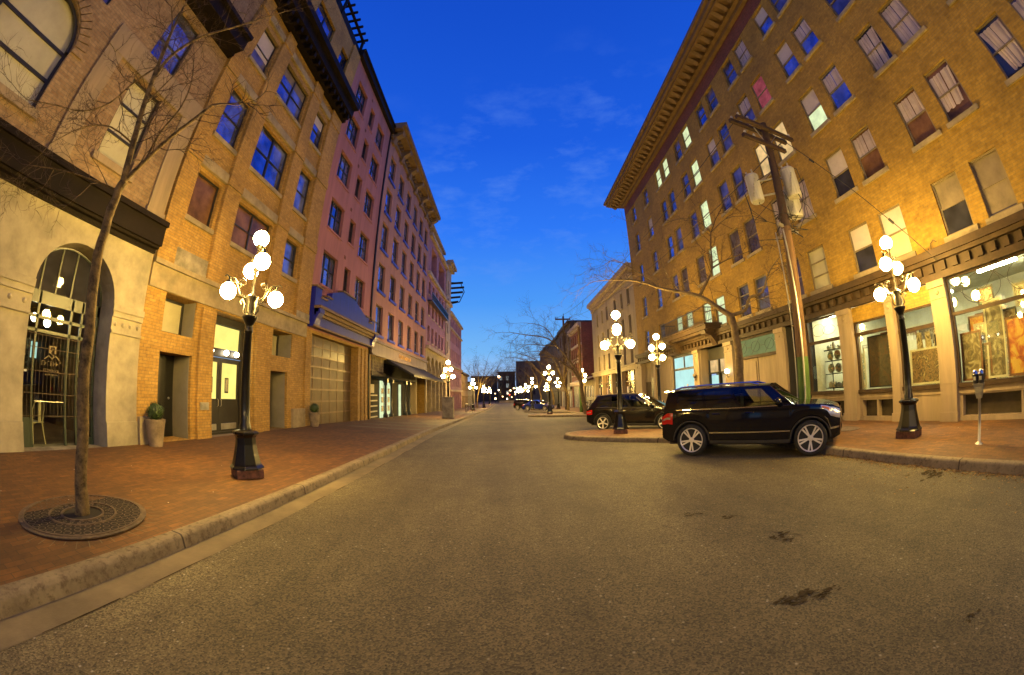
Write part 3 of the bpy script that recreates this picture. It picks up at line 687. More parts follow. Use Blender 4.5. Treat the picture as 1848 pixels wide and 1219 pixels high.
# clay planters with clipped box balls
def planter(x,y,sc,label):
    o=root('planter',(x,y,.146+.018*abs(x-KL)),label,'planter','clay planters beside the yellow brick doorways')
    lpart('pot',MB().lathe([(.17*sc,0),(.24*sc,.50*sc),(.255*sc,.55*sc),(.255*sc,.60*sc),(.22*sc,.60*sc),(.20*sc,.55*sc),(.01,.54*sc)],24),mt['terracotta'],o,smooth=True)
    b=MB(); q=random.Random(int(y*10)); c=Vector((0,0,.60*sc+.17*sc))
    for i in range(900):
        d=Vector((q.gauss(0,1),q.gauss(0,1),q.gauss(0,1))).normalized(); p=c+d*.21*sc*(q.uniform(.82,1.04)+max(0,q.gauss(0,.07)))
        a=d.orthogonal().normalized()*q.uniform(.010,.02); e=d.cross(a); a=a+d*q.uniform(-.012,.012)
        b.add([p+a,p+e,p-a,p-e],[(0,1,2,3)])
    b.sphere(tuple(c),.18*sc,14,10)
    lpart('boxwood_ball',b,mt['leaf'],o,recalc=False); 
planter(-7.72,5.80,1.0,'larger clay planter with a box ball beside the black recessed door'); planter(-7.74,13.75,.95,'clay planter with a box ball beside the bronze garage door')
# ---- 3. pink building with blue hood over the garage
rt=root('pink_building',(XL,17.1,0),'pink rendered building with a blue hood over its garage door','building'); u0,u1=13.42,20.9
rows=[(6.34,7.94),(9.1,10.68),(11.86,13.5),(14.47,16.14),(16.95,18.68)]
ops=[]
for v0,v1 in rows: ops+=[(14.3,15.88,v0,v1),(16.72,17.5,v0+.2,v1),(18.25,19.72,v0,v1)]
b=wall(f,u0,u1,4.2,19.8,ops,rev=.28,depth=12); wpart('wall',b,mt['pink'],rt)
b=wall(f,u0,u1,-.6,4.2,[(13.95,18.95,-.6,4.06,.35)]); 
for a in (19.0,19.55,20.1): f.box(b,a,a+.36,-.3,4.1,0,.10)
f.box(b,13.45,13.9,-.3,4.1,0,.06)
wpart('pier',b,mt['brick_yellow'],rt)
for i,(v0,v1) in enumerate(rows):
    window(rt,f,14.3,v0,1.58,v1-v0,.24,nx=3,rails=(.55,),sill=('pink',.05,.05,.10),pane='sky_pane',fw=.05); window(rt,f,16.72,v0+.2,.78,v1-v0-.2,.24,rails=(),pane='dark_pane',sill=('pink',.05,.05,.10)); window(rt,f,18.25,v0,1.47,v1-v0,.24,nx=2,rails=(.5,),sill=('pink',.05,.05,.10),pane='sky_pane' if i%2 else 'dull_pane')
    b=MB(); f.box(b,16.5,16.68,v1+.35,v1+.52,0,.02); wpart('vent',b,mt['brick_maroon'],rt)
b=MB(); f.box(b,13.3,20.95,19.8,20.25,0,.25); f.box(b,13.3,20.95,20.25,20.4,0,.34); f.box(b,20.75,20.95,-.4,19.8,0,.06); wpart('roof_edge',b,mt['cornice_dark'],rt)
prof=[(13.5,4.28),(20.82,4.28),(20.82,5.82),(20.35,5.82),(20.35,5.62),(19.9,5.62),(19.9,5.86),(19.4,5.86),(17.6,6.42),(16.2,6.42),(15.05,6.05),(15.05,5.74),(14.55,5.74),(14.55,5.56),(14.05,5.56),(14.05,5.95),(13.5,5.95)]
b=MB(); b.prism([f.p(u,v,.30) for u,v in prof],(-.30,0,0)); hood=wpart('hood',b,mt['blue'],rt)
b=MB(); f.box(b,13.48,20.84,5.02,5.14,.30,.62); f.box(b,13.5,20.82,4.86,5.02,.30,.5); f.box(b,13.5,20.82,4.74,4.86,.30,.40); f.box(b,13.5,20.82,4.26,4.34,.30,.38)
for (a,z),(c,z2) in zip(prof[2:],prof[3:]):
    if z==z2: f.box(b,min(a,c)-.04,max(a,c)+.04,z,z+.07,-.02,.36)
wpart('moulding',b,mt['cornice_tan'],hood)
b=MB()
for a in (13.5,20.35): b.prism([f.p(a,4.35,.3),f.p(a,4.35,.36),f.p(a,4.6,.42),f.p(a,4.85,.58),f.p(a,5.02,.58),f.p(a,5.02,.3)],(0,.42,0))
wpart('bracket',b,mt['blue'],hood)
x=XL-.33; W_=5.0; g0=13.95
b=MB(); b.box(x-.04,x,g0,18.95,-.3,4.06); gd=wpart('garage_door',b,mt['garage'],rt)
vr=[.06,.66,1.20,1.72,2.24,2.72,3.18,3.62,4.06]
b=MB()
for v in vr[:-1]: b.box(x,x+.035,g0,18.95,v-.03,v+.03)
for v in (vr[3],vr[5]): b.box(x,x+.06,g0,18.95,v-.025,v+.045)
for i in range(7): b.box(x,x+.02,g0+i*W_/6-.022,g0+i*W_/6+.022,.1,4.06)
wpart('rib',b,mt['rib'],gd)
b=MB(); 
for i in range(6):
    for v0,v1 in zip(vr[6:8],vr[7:9]): b.box(x,x+.008,g0+i*W_/6+.03,g0+(i+1)*W_/6-.03,v0+.03,v1-.03)
wpart('glazed_panel',b,mt['garage_glass'],gd)
# ---- 4. ochre building with blue sills
rt=root('ochre_building',(XL,28.8,0),'ochre rendered building with bright blue window sills and a bracketed cornice','building'); u0,u1=20.9,36.75
cols=[21.78,24.36,26.88,29.44,31.95,34.35]; rows=[(5.32,7.25),(8.16,10.04),(10.99,13.0),(13.72,15.72),(16.5,18.5)]
b=wall(f,u0,u1,4.85,19.7,[(c,c+1.37,a,d) for c in cols for a,d in rows],rev=.25,depth=12); wpart('wall',b,mt['ochre'],rt)
q=random.Random(11)
for c in cols:
    for a,d in rows: window(rt,f,c,a,1.37,d-a,.22,rails=(.42,),fw=.07,pane='sky_pane' if q.random()<.75 else 'dull_pane',sill=('bluesill',.12,.09,.16))
b=wall(f,u0,u1,-1,4.0,[(21.25,36.2,-1,3.9,1.2)],rev=1.2); wpart('shopfront_wall',b,mt['brick_yellow'],rt)
b=MB(); f.box(b,20.95,36.7,3.98,4.86,0,.16); f.box(b,20.95,36.7,4.74,4.9,0,.26); f.box(b,20.95,36.7,3.93,4.02,0,.22); fa=wpart('fascia',b,mt['plum'],rt)
b=MB(); q=random.Random(2)
for i in range(9):  # gilded letters, too small to read in the photo
    u=26.7+i*.39; f.box(b,u,u+.06,4.24,4.52,.165,.185)
    if i%3!=1: f.box(b,u+.06,u+.25,4.46,4.52,.165,.185)
    if i%2==0: f.box(b,u+.06,u+.22,4.36,4.41,.165,.185); 
    if i%3!=0: f.box(b,u+.22,u+.28,4.24,4.46,.165,.185)
    if i%4==1: f.box(b,u+.06,u+.22,4.24,4.30,.165,.185)
wpart('lettering',b,mt['gold'],fa)
b=MB(); x=XL-1.15
b.box(x-.05,x,21.25,36.2,-.8,3.9); wpart('shopfront',b,mt['blackmatt'],rt)
b=MB()
for i in range(9): b.box(XL-.12,XL-.06,21.3+i*.3,21.38+i*.3,3.0,3.9)
for i in range(4): b.box(XL-.10,XL-.08,21.3,23.9,3.05+i*.2,3.09+i*.2)
wpart('louvre',b,mt['stone'],rt)
b=MB(); f.box(b,21.27,24.0,2.72,2.98,-.5,.05); wpart('lintel',b,mt['trim_brown'],rt)
b=MB()
for i in range(5): f.box(b,21.35,23.1,.1+i*.34,.18+i*.34,-.3,-.22)
f.box(b,21.35,23.1,1.65,2.2,-.5,-.45); wpart('display_rack',b,mt['white_frame'],rt)
b=MB(); f.box(b,21.4,23.6,-.2,2.6,-1.1,-1.06); f.box(b,26.0,26.8,-.3,2.55,-1.1,-1.06); f.box(b,27.1,28.5,-.3,2.55,-1.1,-1.06); f.box(b,30.9,31.5,-.3,2.4,-1.1,-1.06); wpart('lit_window',b,mt['lit_green'],rt)
b=MB()
for u in (26.2,26.95,27.7): 
    for v in (.3,.95,1.6): f.box(b,u,u+.4,v,v+.4,-1.04,-1.0)
wpart('goods',b,mt['goods'],rt)
for u in (24.0,25.25,28.95,30.2):
    b=MB(); c=f.p(u,0,.05); zb=zg(u)+.2
    b.box(c[0]-.14,c[0]+.14,u-.14,u+.14,zb-.3,zb+.25); b.lathe([(.10,zb+.25),(.11,zb+.3),(.085,zb+.36),(.075,2.15),(.10,2.2),(.12,2.35)],12,(c[0],u,0)); b.box(c[0]-.15,c[0]+.15,u-.15,u+.15,2.35,2.6)
    wpart('column',b,mt['black'],rt,smooth=True)
b=MB(); b.prism([f.p(24.2,3.95,.05),f.p(24.2,3.8,.05),f.p(24.2,2.75,2.0),f.p(24.2,2.9,2.0)],(0,11.8,0)); b.prism([f.p(23.9,2.62,-.9),f.p(23.9,2.75,-.9),f.p(23.9,2.75,.4),f.p(23.9,2.62,.4)],(0,7.5,0)); can=wpart('canopy',b,mt['blackmatt'],rt)
b=MB()
for i in range(14): f.box(b,30+i*.42,30.12+i*.42,2.7,2.78,1.98,2.03)
wpart('canopy_trim',b,mt['cream'],can)
b=MB(); f.box(b,36.2,36.74,-.9,3.95,0,.14); f.box(b,32.3,32.6,-.9,3.9,-.4,.1); wpart('pier',b,mt['cream'],rt)
b=MB(); f.box(b,20.9,36.8,19.5,19.8,0,.18); f.box(b,20.8,36.85,20.4,20.75,0,1.1); f.box(b,20.8,36.85,20.2,20.4,0,.85)
for i in range(7):
    u=21.2+i*2.46; b.prism([f.p(u,19.2,0),f.p(u,19.2,.2),f.p(u,19.7,.35),f.p(u,19.95,.8),f.p(u,20.2,.85),f.p(u,20.2,0)],(0,.5,0))
for i in range(30): f.box(b,21.2+i*.52,21.4+i*.52,19.95,20.2,.15,.35)
wpart('cornice',b,mt['cornice_tan'],rt)
# ---- 5. mauve building with loggia, 6. long pink wing, 7. low shops
rt=root('mauve_building',(XL,44.6,0),'mauve six storey building with cream arches below and a top floor loggia','building'); u0,u1=36.75,52.5
rows=[(7.1,8.8),(9.9,11.3),(12.2,13.6)]; cols=[37.5,39.6,41.7,43.8,45.9]
lg=[(38.4,41.6,15.0,17.9,1.0),(43.0,47.3,15.0,17.9,1.0)]
b=wall(f,u0,48.6,6.3,19.0,[(c,c+1.1,a,d) for c in cols for a,d in rows]+lg,rev=.3,depth=12); wpart('wall',b,mt['mauve'],rt)
b=wall(f,48.6,u1,-2,20.0,[(49.3,50.3,a,d) for a,d in rows+[(15.4,17.4)]]+[(49.3,50.6,-2,3,.4)],rev=.3,w=.15,depth=12); wpart('tower_wall',b,mt['mauve2'],rt)
for c in cols:
    for a,d in rows: window(rt,f,c,a,1.1,d-a,.26,nx=2,rails=(.7,),pane='dark_pane' if (c*3+a)%2<1 else 'dull_pane',frame='trim_brown',sill=('mauve2',.08,.06,.12))
for a,d in rows+[(15.4,17.4)]: window(rt,f,49.3,a,1.0,d-a,.2,rails=(.5,),pane='dull_pane',sill=('mauve2',.22,.06,.12))
for l in lg: window(rt,f,l[0],15.0,l[1]-l[0],2.9,.9,nx=3,rails=(.8,),pane='sky_pane')
b=MB(); f.box(b,u0,48.6,14.1,14.5,0,.3); f.box(b,u0,48.6,6.25,6.6,0,.35); f.box(b,u0,48.6,18.6,19.0,0,.35); f.box(b,48.55,52.7,19.3,19.7,.1,.6); f.box(b,48.5,52.8,19.7,20.1,.1,.95); f.box(b,48.6,52.5,14.1,14.5,.1,.45); f.box(b,36.9,48.3,19,21.1,-1.4,-1.2); f.box(b,36.8,48.5,20.8,21.1,-1.4,-.1); wpart('cornice',b,mt['mauve2'],rt)
b=MB()
for i in range(56): f.box(b,37+i*.2,37.03+i*.2,11.35,12.15,.5,.53)
f.box(b,37,48.1,12.1,12.16,.48,.54); f.box(b,37,48.1,11.25,11.35,0,.55); wpart('balcony',b,mt['black'],rt)
aw=[(37.2+i*2.3,39.0+i*2.3) for i in range(5)]
b=wall(f,u0,48.6,-2,6.3,[(a,c,-2,5.6,.5) for a,c in aw],rev=.5)
for a,c in aw: arch_fill(f,b,a,c,4.7,5.6,.5)
for a,c in aw: f.box(b,c+.1,c+.4,-1.5,4.5,0,.12)
f.box(b,u0,48.6,3.1,3.4,0,.14)
wpart('arcade_wall',b,mt['stone'],rt)
b=MB()
for i,(a,c) in enumerate(aw): f.box(b,a,c,-1.6,5.6,-.5,-.46)
wpart('shop_window',b,mt['brown_pane'],rt)
b=MB()
for i,(a,c) in enumerate(aw): f.box(b,a+.15,a+.75,-1.0,2.4,-.45,-.43)
wpart('lit_window',b,mt['lit_warm'],rt)
b=MB()
for a,c in aw: f.box(b,a,c,2.9,3.1,-.44,-.38); f.box(b,(a+c)/2-.04,(a+c)/2+.04,-1.5,5.5,-.44,-.38)
wpart('window_frame',b,mt['frame_black'],rt)
rt=root('pink_wing',(XL,59.6,-1),'distant pink and buff wing with a roof railing beyond the mauve building','building'); u0,u1=52.5,66.8
rows=[(2.7,4.3),(6.6,8.3),(9.4,11.0),(11.6,12.8)]; cols=[53.6+i*2.15 for i in range(6)]
b=wall(f,u0,u1,-2.5,13.6,[(c,c+1.0,a,d) for c in cols for a,d in rows]+[(c-.2,c+1.3,-2.5,1.9) for c in cols],rev=.25,depth=12); wpart('wall',b,mt['mauve'],rt)
for c in cols:
    for a,d in rows: window(rt,f,c,a,1.0,d-a,.2,rails=(.5,),pane='lit_warm' if (c>57 and c<60 and a>9 and a<11) else 'dark_pane',frame='trim_brown')
b=MB()
for c in cols: f.box(b,c-.2,c+1.3,-2,1.9,-.24,-.2)
wpart('shop_window',b,mt['brown_pane'],rt)
b=MB(); f.box(b,u0,u1+.1,13.3,13.65,0,.35); f.box(b,u0,u1,11.15,11.4,0,.25); f.box(b,u0,u1,5.6,5.9,0,.3); f.box(b,u0,u1,2.0,2.25,0,.3); wpart('cornice',b,mt['mauve2'],rt)
b=MB()
for i in range(5): z=15.0+i*.75; b.prism([(XL-.4,53.4,z),(XL+1.0+.35*min(i,2.5)-.2*max(0,i-3),54.2,z+.35),(XL+1.0+.35*min(i,2.5)-.2*max(0,i-3),54.2,z+.6),(XL-.4,53.4,z+.25)],(0,.3,0))
b.tube([(XL-.2,53.5,14.9),(XL+1.2,54.3,15.4),(XL+1.9,54.4,17.0),(XL+1.3,54.4,18.5),(XL-.2,53.5,18.3)],.07,5); wpart('slatted_frame',b,mt['cornice_dark'],rt)
for nm,u0,u1,zt,mm,lab in (('low_shop_building',66.8,78,5.6,'brick_brown','low brown shop building next after the tall mauve wing'),('low_shop_building',78,96,4.2,'stone2','lowest far grey shop building, past the low brown one')):
    rt=root(nm,(XL,(u0+u1)/2,-1.2),lab,'building')
    n=int((u1-u0)/2.2); cols=[u0+.6+i*2.2 for i in range(n)]
    b=wall(f,u0,u1,-2.5,zt,[(c,c+1.3,-2.5,1.2) for c in cols]+([(c,c+1.1,2.2,3.8) for c in cols]),depth=14); wpart('wall',b,mt[mm],rt)
    b=MB(); f.box(b,u0,u1,zt-.4,zt,0,.35); wpart('cornice',b,mt['trim_brown'],rt)
    b=MB()
    for i,c in enumerate(cols): 
        f.box(b,c,c+1.3,-2.2,1.2,-.2,-.16)
    wpart('shop_window',b,mt['lit_warm'] if zt<5 else mt['brown_pane'],rt)
    for c in cols: window(rt,f,c,2.2,1.1,1.6,.2,pane='dark_pane')
# ================================================================== RIGHT SIDE
f=FR
def many(name,boxes,mat,par):
    for bx in boxes: b=MB(); f.box(b,*bx); wpart(name,b,mat,par)
rt=root('corner_brick_building',(XR,12,0),'big gold brick apartment building with a deep bracketed cornice over street level shops','building')
u0,u1=-9,27.2
COLS=[(.47-.9-3.3*1+.07,.82)]
cols=[]
for k in range(-3,6): cols+=[(1.64+3.3*k,.86),(2.94+3.3*k,.84)]
cols=[c for c in cols if c[0]>-8.5 and c[0]<20.9]+[(22.0,.85),(24.75,.85)]
rows=[(4.40,5.78),(6.84,8.33),(9.37,10.88),(11.90,13.40),(14.42,15.80)]
ops=[(c,c+w_,a,d) for c,w_ in cols for a,d in rows]
b=wall(f,u0,u1,4.15,15.9,ops,rev=.16,depth=14,roof=False); wpart('brick_wall',b,mt['brick_gold'],rt)
b=wall(f,u0,u1,15.9,17.2,[],w=.012,depth=14); wpart('frieze',b,mt['brick_maroon'],rt)
b=MB(); f.box(b,u0,u1+.1,16.72,16.95,0,.22); f.box(b,u0,u1+1.15,17.32,17.55,-.5,1.25); f.box(b,u0,u1+1.3,17.55,17.75,-.5,1.42); f.box(b,u0,u1+1.0,17.2,17.32,-.5,1.10); f.box(b,u0,u1+.35,16.95,17.2,-.2,.42)
co=wpart('cornice',b,mt['cornice_tan'],rt)
for i in range(66):
    u=-6+i*.52
    if u>28.1: break
    b=MB(); b.prism([f.p(u,16.98,.42),f.p(u,16.92,.55),f.p(u,17.06,.75),f.p(u,17.2,1.02),f.p(u,17.2,.42)],(0,.24,0)); wpart('bracket',b,mt['cornice_tan'],co)
q=random.Random(21)
lit={(16.2,3),(14.84,3),(17.9,4),(19.24,4),(14.84,4)}
for ci,(c,w_) in enumerate(cols):
    for ri,(a,d) in enumerate(rows):
        k=dict(depth=.14,frame='frame_tan',fw=.045,sill=('stone',.07,.10,.13),pane='dull_pane',rails=(.5,))
        far=c>11
        # what the photograph shows behind each pane, read off by eye
        key=(round(c,1),ri)
        if 14.0<c<16.0 and ri in(1,2,3,4): k.update(pane='lit_green')
        elif 18<c<19.8 and ri==4: k.update(pane='lit_green')
        elif key in ((8.2,0),): k.update(pane='white_pane',rails=(.33,.66))
        elif key in ((8.2,3),): k.update(pane='lit_red')
        elif key in ((6.2,2),): k.update(blind=.5,lower='lit_green')
        elif key in ((8.2,2),(9.5,2)): k.update(pane='lit_warm')
        elif key in ((6.2,3),(6.2,0),(6.2,1),(6.2,4)): k.update(pane='dark_pane' if ri<2 else 'sky_pane',blind=.48)
        elif key in ((2.9,1),(4.9,1)): k.update(pane='brown_pane',curtain=(.50,.93,.0))
        elif key==(1.6,1): k.update(pane='brown_pane',curtain=(.22,.90,.35))
        elif key==(-.4,1): k.update(pane='dark_pane',curtain=(.1,.92,-.7))
        elif key in ((2.9,2),(4.9,3),(4.9,2)): k.update(pane='dark_pane' if c<4 else 'sky_pane',curtain=(.04 if c<4 else .5,.92,.4 if c<4 else 0.))
        elif key==(1.6,2): k.update(pane='dull_pane',curtain=(.04,.95,.0))
        elif key in ((2.9,0),): k.update(pane='dark_pane',blind=.5,bl_mat='frame_tan')
        elif key in ((1.6,0),): k.update(pane='dull_pane',blind=.93,bl_mat='frame_tan')
        elif key==(4.9,0): k.update(pane='white_pane',blind=.5)
        elif ri==0 and far:
            k.update(pane='lit_green' if 14<c<19.8 else 'sky_pane',rails=(.36,.68))
        elif far: k.update(pane='sky_pane' if q.random()<.28 else 'dull_pane'); 
        elif q.random()<.6: k.update(curtain=(.06 if q.random()<.6 else .5,.93,0.0))
        if far and 'lit' not in k['pane'] and q.random()<.12: k.update(blind=.45)
        window(rt,f,c,a,w_,d-a,**k)
# shop cornice with dentils
b=MB(); f.box(b,u0,27.1,4.02,4.2,0,.34); f.box(b,u0,27.1,3.92,4.02,0,.25); f.box(b,u0,27.1,3.5,3.66,0,.20); f.box(b,u0,27.1,3.66,3.92,0,.07)
belt=wpart('shop_cornice',b,mt['trim_brown'],rt)
for i in range(86):
    u=-5+i*.375; b=MB(); f.box(b,u,u+.17,3.69,3.90,.07,.17); wpart('dentil',b,mt['trim_brown'],belt) if i<86 else None
# ground floor: pilasters, bays
pil=[(-6.2,-5.7),(-.95,-.5) if False else (-3.3,-2.8),(4.17,4.66),(5.94,6.22),(7.58,8.1),(10.84,11.36),(14.44,15.1),(17.66,18.24),(21.1,21.6),(23.7,24.1),(26.4,27.15)]
for a,c in pil:
    zb=zg((a+c)/2)
    b=MB(); f.box(b,a,c,zb-.3,3.5,-.3,.14); f.box(b,a-.02,c+.02,zb-.3,zb+.42,.14,.17); f.box(b,a-.02,c+.02,3.34,3.5,.14,.2); f.box(b,a-.01,c+.01,3.06,3.10,.14,.165); f.box(b,a-.01,c+.01,1.08,1.1,.14,.15)
    b.lathe([(.06,0),(.045,-.02),(.015,-.03)],8,f.p((a+c)/2,3.21,.14),'x')
    wpart('pilaster',b,mt['cream'],rt)
def bay(a,c,gl0,gl1,tr,top,nx=1,bulk=None,frame='trim_brown',panel='cream',above=None,d=.12):
    """shop bay: bulkhead, frame, glass, transom, infill above"""
    b=MB(); x0,x1=-d,-d+.09
    f.box(b,a,c,gl0-.10,gl0,x0,x1+.06); 
    for u in (a,c-.06): f.box(b,u,u+.06,gl0,top,x0,x1)
    f.box(b,a,c,gl1,tr,x0,x1+.02)
    for i in range(1,nx): f.box(b,a+(c-a)*i/nx-.03,a+(c-a)*i/nx+.03,gl0,gl1,x0,x1)
    if top<3.5: f.box(b,a,c,top,top+.06,x0,x1)
    fr=wpart('shop_window',b,mt[frame],rt)
    b=MB(); f.box(b,a+.06,c-.06,gl0,gl1,x0+.03,x0+.036); 
    wpart('glass',b,mt['clear'],fr)
    if top>tr+.05: b=MB(); f.box(b,a+.06,c-.06,tr,top,x0+.03,x0+.036); wpart('transom_glass',b,mt['clear'],fr)
    if above: b=MB(); f.box(b,a,c,top+.06,3.5,-.3,-.02); wpart('panel',b,mt[above],rt)
    b=MB(); zb=-.3
    if bulk is None: f.box(b,a,c,zb,gl0-.1,-.3,-.05)
    else:
        f.box(b,a,c,.78,gl0-.1,-.3,-.05); f.box(b,a,c,zb,.30,-.3,-.03); f.box(b,a,a+.1,.3,.78,-.3,-.05); f.box(b,c-.1,c,.3,.78,-.3,-.05)
        for i in range(1,bulk): f.box(b,a+(c-a)*i/bulk-.025,a+(c-a)*i/bulk+.025,.3,.78,-.3,-.05)
    f.box(b,a,c,gl0-.24,gl0-.2,-.05,-.02)
    wpart('bulkhead',b,mt[panel],rt)
    if bulk: b=MB(); f.box(b,a,c,.3,.78,-.3,-.26); wpart('basement_window',b,mt['glassdark2'],rt)
    return fr
bay(-2.8,4.17,1.06,2.60,2.68,3.46,nx=3,bulk=4)
bay(4.66,5.94,1.08,2.46,2.56,2.98,above='brick_yellow')
bay(6.22,7.58,1.08,2.64,2.74,3.0,above='brick_gold',bulk=2)
bay(8.1,9.75,1.10,2.66,2.76,3.44,bulk=2)
# dark recessed doorway next to the pole
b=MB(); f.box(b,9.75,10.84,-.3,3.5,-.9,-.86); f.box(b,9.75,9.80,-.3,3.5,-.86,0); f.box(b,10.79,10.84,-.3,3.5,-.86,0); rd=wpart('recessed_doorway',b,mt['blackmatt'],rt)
b=MB()
for i in range(9): f.box(b,9.85+i*.11,9.87+i*.11,.2,2.5,-.5,-.48)
f.box(b,9.8,10.8,2.5,2.56,-.5,-.46); wpart('security_gate',b,mt['trim_brown'],rd)
b=MB(); f.box(b,9.95,10.4,2.65,3.0,-.4,-.36); wpart('notice_board',b,mt['wood_frame'],rd)
# boarded bay with leaded transom
b=MB(); f.box(b,11.36,14.44,2.6,2.72,-.15,-.02); f.box(b,11.36,14.44,3.42,3.5,-.15,-.02); fr=wpart('transom_frame',b,mt['trim_brown'],rt)
b=MB(); f.box(b,11.36,14.44,2.72,3.42,-.12,-.10); wpart('pane',b,emit('leaded glass, lit',(.55,.62,.22),.42,.25,2),fr)
b=MB()
for i in range(3):
    cu=12.0+i*.95; b.tube([f.p(cu+.3*math.cos(2*PI*k/16),3.07+.22*math.sin(2*PI*k/16),-.09) for k in range(17)],.008,4); b.tube([f.p(cu+.3,3.07,-.09),f.p(cu+.65,3.07,-.09)],.008,4); b.tube([f.p(cu-.3,3.37,-.09),f.p(cu+.3,2.77,-.09)],.006,4)
wpart('lead_line',b,mt['trim_brown'],fr)
for a,c in ((11.36,12.85),(12.9,14.44)):
    b=MB(); f.box(b,a,c,-.4,2.6,-.3,-.12); f.box(b,a+.1,c-.1,1.0,2.45,-.12,-.09); f.box(b,a,c,.62,.72,-.12,-.06); wpart('panel',b,mt['cream'],rt)
# lit entrance under the balcony
b=MB(); f.box(b,15.1,15.18,-.4,2.95,-.6,-.45); f.box(b,17.58,17.66,-.4,2.95,-.6,-.45); f.box(b,15.1,17.66,2.88,2.98,-.6,-.45); f.box(b,15.1,17.66,2.18,2.26,-.6,-.45); f.box(b,16.55,16.65,-.4,2.9,-.6,-.45); f.box(b,15.1,17.66,2.98,3.5,-.6,-.5)
en=wpart('entrance_frame',b,mt['frame_black'],rt)
b=MB(); f.box(b,15.18,16.55,2.26,2.88,-.57,-.55); wpart('transom_light',b,mt['lit_warm'],en)
b=MB(); f.box(b,16.65,17.58,2.26,2.88,-.57,-.55); wpart('transom_light',b,mt['lit_warm'],en)
b=MB(); f.box(b,16.75,17.5,.1,2.1,-.57,-.55); d=wpart('door',b,mt['lit_cyan'],en)
b=MB(); f.box(b,15.3,16.4,.1,2.1,-.57,-.55); wpart('door',b,mt['lit_warm'],en)
b=MB(); f.box(b,15.9,16.0,.0,2.15,-.55,-.5); f.box(b,15.2,16.5,.9,1.0,-.55,-.51); wpart('door_rail',b,mt['frame_black'],en)
b=MB(); f.box(b,15.1,17.66,-.6,3.5,-1.0,-.95); f.box(b,15.1,15.12,-.4,3.5,-.6,-.0); f.box(b,17.64,17.66,-.4,3.5,-.6,0); wpart('reveal_panel',b,mt['cream'],rt)
for u in (14.8,17.95):
    o=MB(); c=f.p(u,2.18,.26); o.sphere(c,.11,14,8); 
    sc_=wpart('wall_lantern',MB().tube([f.p(u,1.95,.14),f.p(u,1.9,.22),f.p(u,2.06,.26)],.018,6).lathe([(.06,2.04),(.09,2.08)],8,(c[0],u,0)),mt['black'],rt)
    if u<16: wpart('lamp',o,mt['bulb'],sc_,smooth=True)
    else: wpart('lamp',o,mt['frame_tan'],sc_,smooth=True)
# bright cyan shop window
b=MB(); f.box(b,18.24,18.32,1.2,3.4,-.12,.0); f.box(b,21.02,21.1,1.2,3.4,-.12,0); f.box(b,18.24,21.1,2.58,2.70,-.12,.02); f.box(b,19.6,19.68,2.7,3.38,-.12,0); f.box(b,18.24,21.1,3.34,3.5,-.12,.02); f.box(b,18.24,21.1,1.1,1.2,-.12,.05); fr=wpart('shop_window',b,mt['frame_black'],rt)
for a,c,d,e in ((18.32,21.02,1.2,2.58),(18.32,19.6,2.7,3.34),(19.68,21.02,2.7,3.34)):
    b=MB(); f.box(b,a,c,d,e,-.08,-.06); wpart('pane',b,mt['lit_cyan'],fr)
b=MB(); q=random.Random(9)
for i in range(8): u=19.2+q.random()*.9; v=1.3+q.random()*.35; f.box(b,u,u+.16,v,v+.14,-.06,-.05)
wpart('window_poster',b,mt['blind'],fr)
b=MB(); f.box(b,18.24,21.1,-.6,1.1,-.3,-.04); f.box(b,18.3,21.05,.45,.52,-.04,.0); wpart('bulkhead',b,mt['cream'],rt)
# last bays towards the corner
b=MB(); f.box(b,21.6,23.7,-.6,3.5,-.3,-.1); f.box(b,21.7,23.6,.5,.6,-.1,-.05); wpart('panel',b,mt['cream'],rt)
b=MB(); f.box(b,24.1,26.4,-.6,3.5,-.4,-.2); wpart('panel',b,mt['cream_wall'],rt)
b=MB(); f.box(b,24.2,25.2,-.5,2.4,-.2,-.17); wpart('door',b,mt['frame_green'],rt)
b=MB(); f.box(b,25.4,26.3,-.5,2.1,-.2,-.17); wpart('door',b,mt['trim_brown'],rt)
# balcony on scrolled brackets
b=MB(); f.box(b,15.3,20.5,4.24,4.44,0,.95); f.box(b,15.25,20.55,4.44,4.52,0,1.03); f.box(b,15.4,20.4,4.12,4.24,0,.8); ba=wpart('balcony',b,mt['trim_brown'],rt)
for u in (15.5,19.6):
    b=MB(); b.prism([f.p(u,3.55,.05),f.p(u,3.5,.22),f.p(u,3.68,.34),f.p(u,3.95,.55),f.p(u,4.05,.85),f.p(u,4.22,.92),f.p(u,4.22,.05)],(0,.42,0)); wpart('bracket',b,mt['trim_brown'],ba)
b=MB()
for i in range(53): u=15.35+i*.098; b.tube([f.p(u,4.5,.98),f.p(u,5.25,.98)],.009,4)
for s_ in (15.35,20.45):
    for i in range(9): b.tube([f.p(s_,4.5,.1+i*.1),f.p(s_,5.25,.1+i*.1)],.009,4)
    f.box(b,s_-.015,s_+.015,5.25,5.29,.02,1.0)
f.box(b,15.33,20.47,5.25,5.29,.96,1.0); f.box(b,15.33,20.47,4.6,4.62,.97,.99); wpart('railing',b,mt['black'],ba)
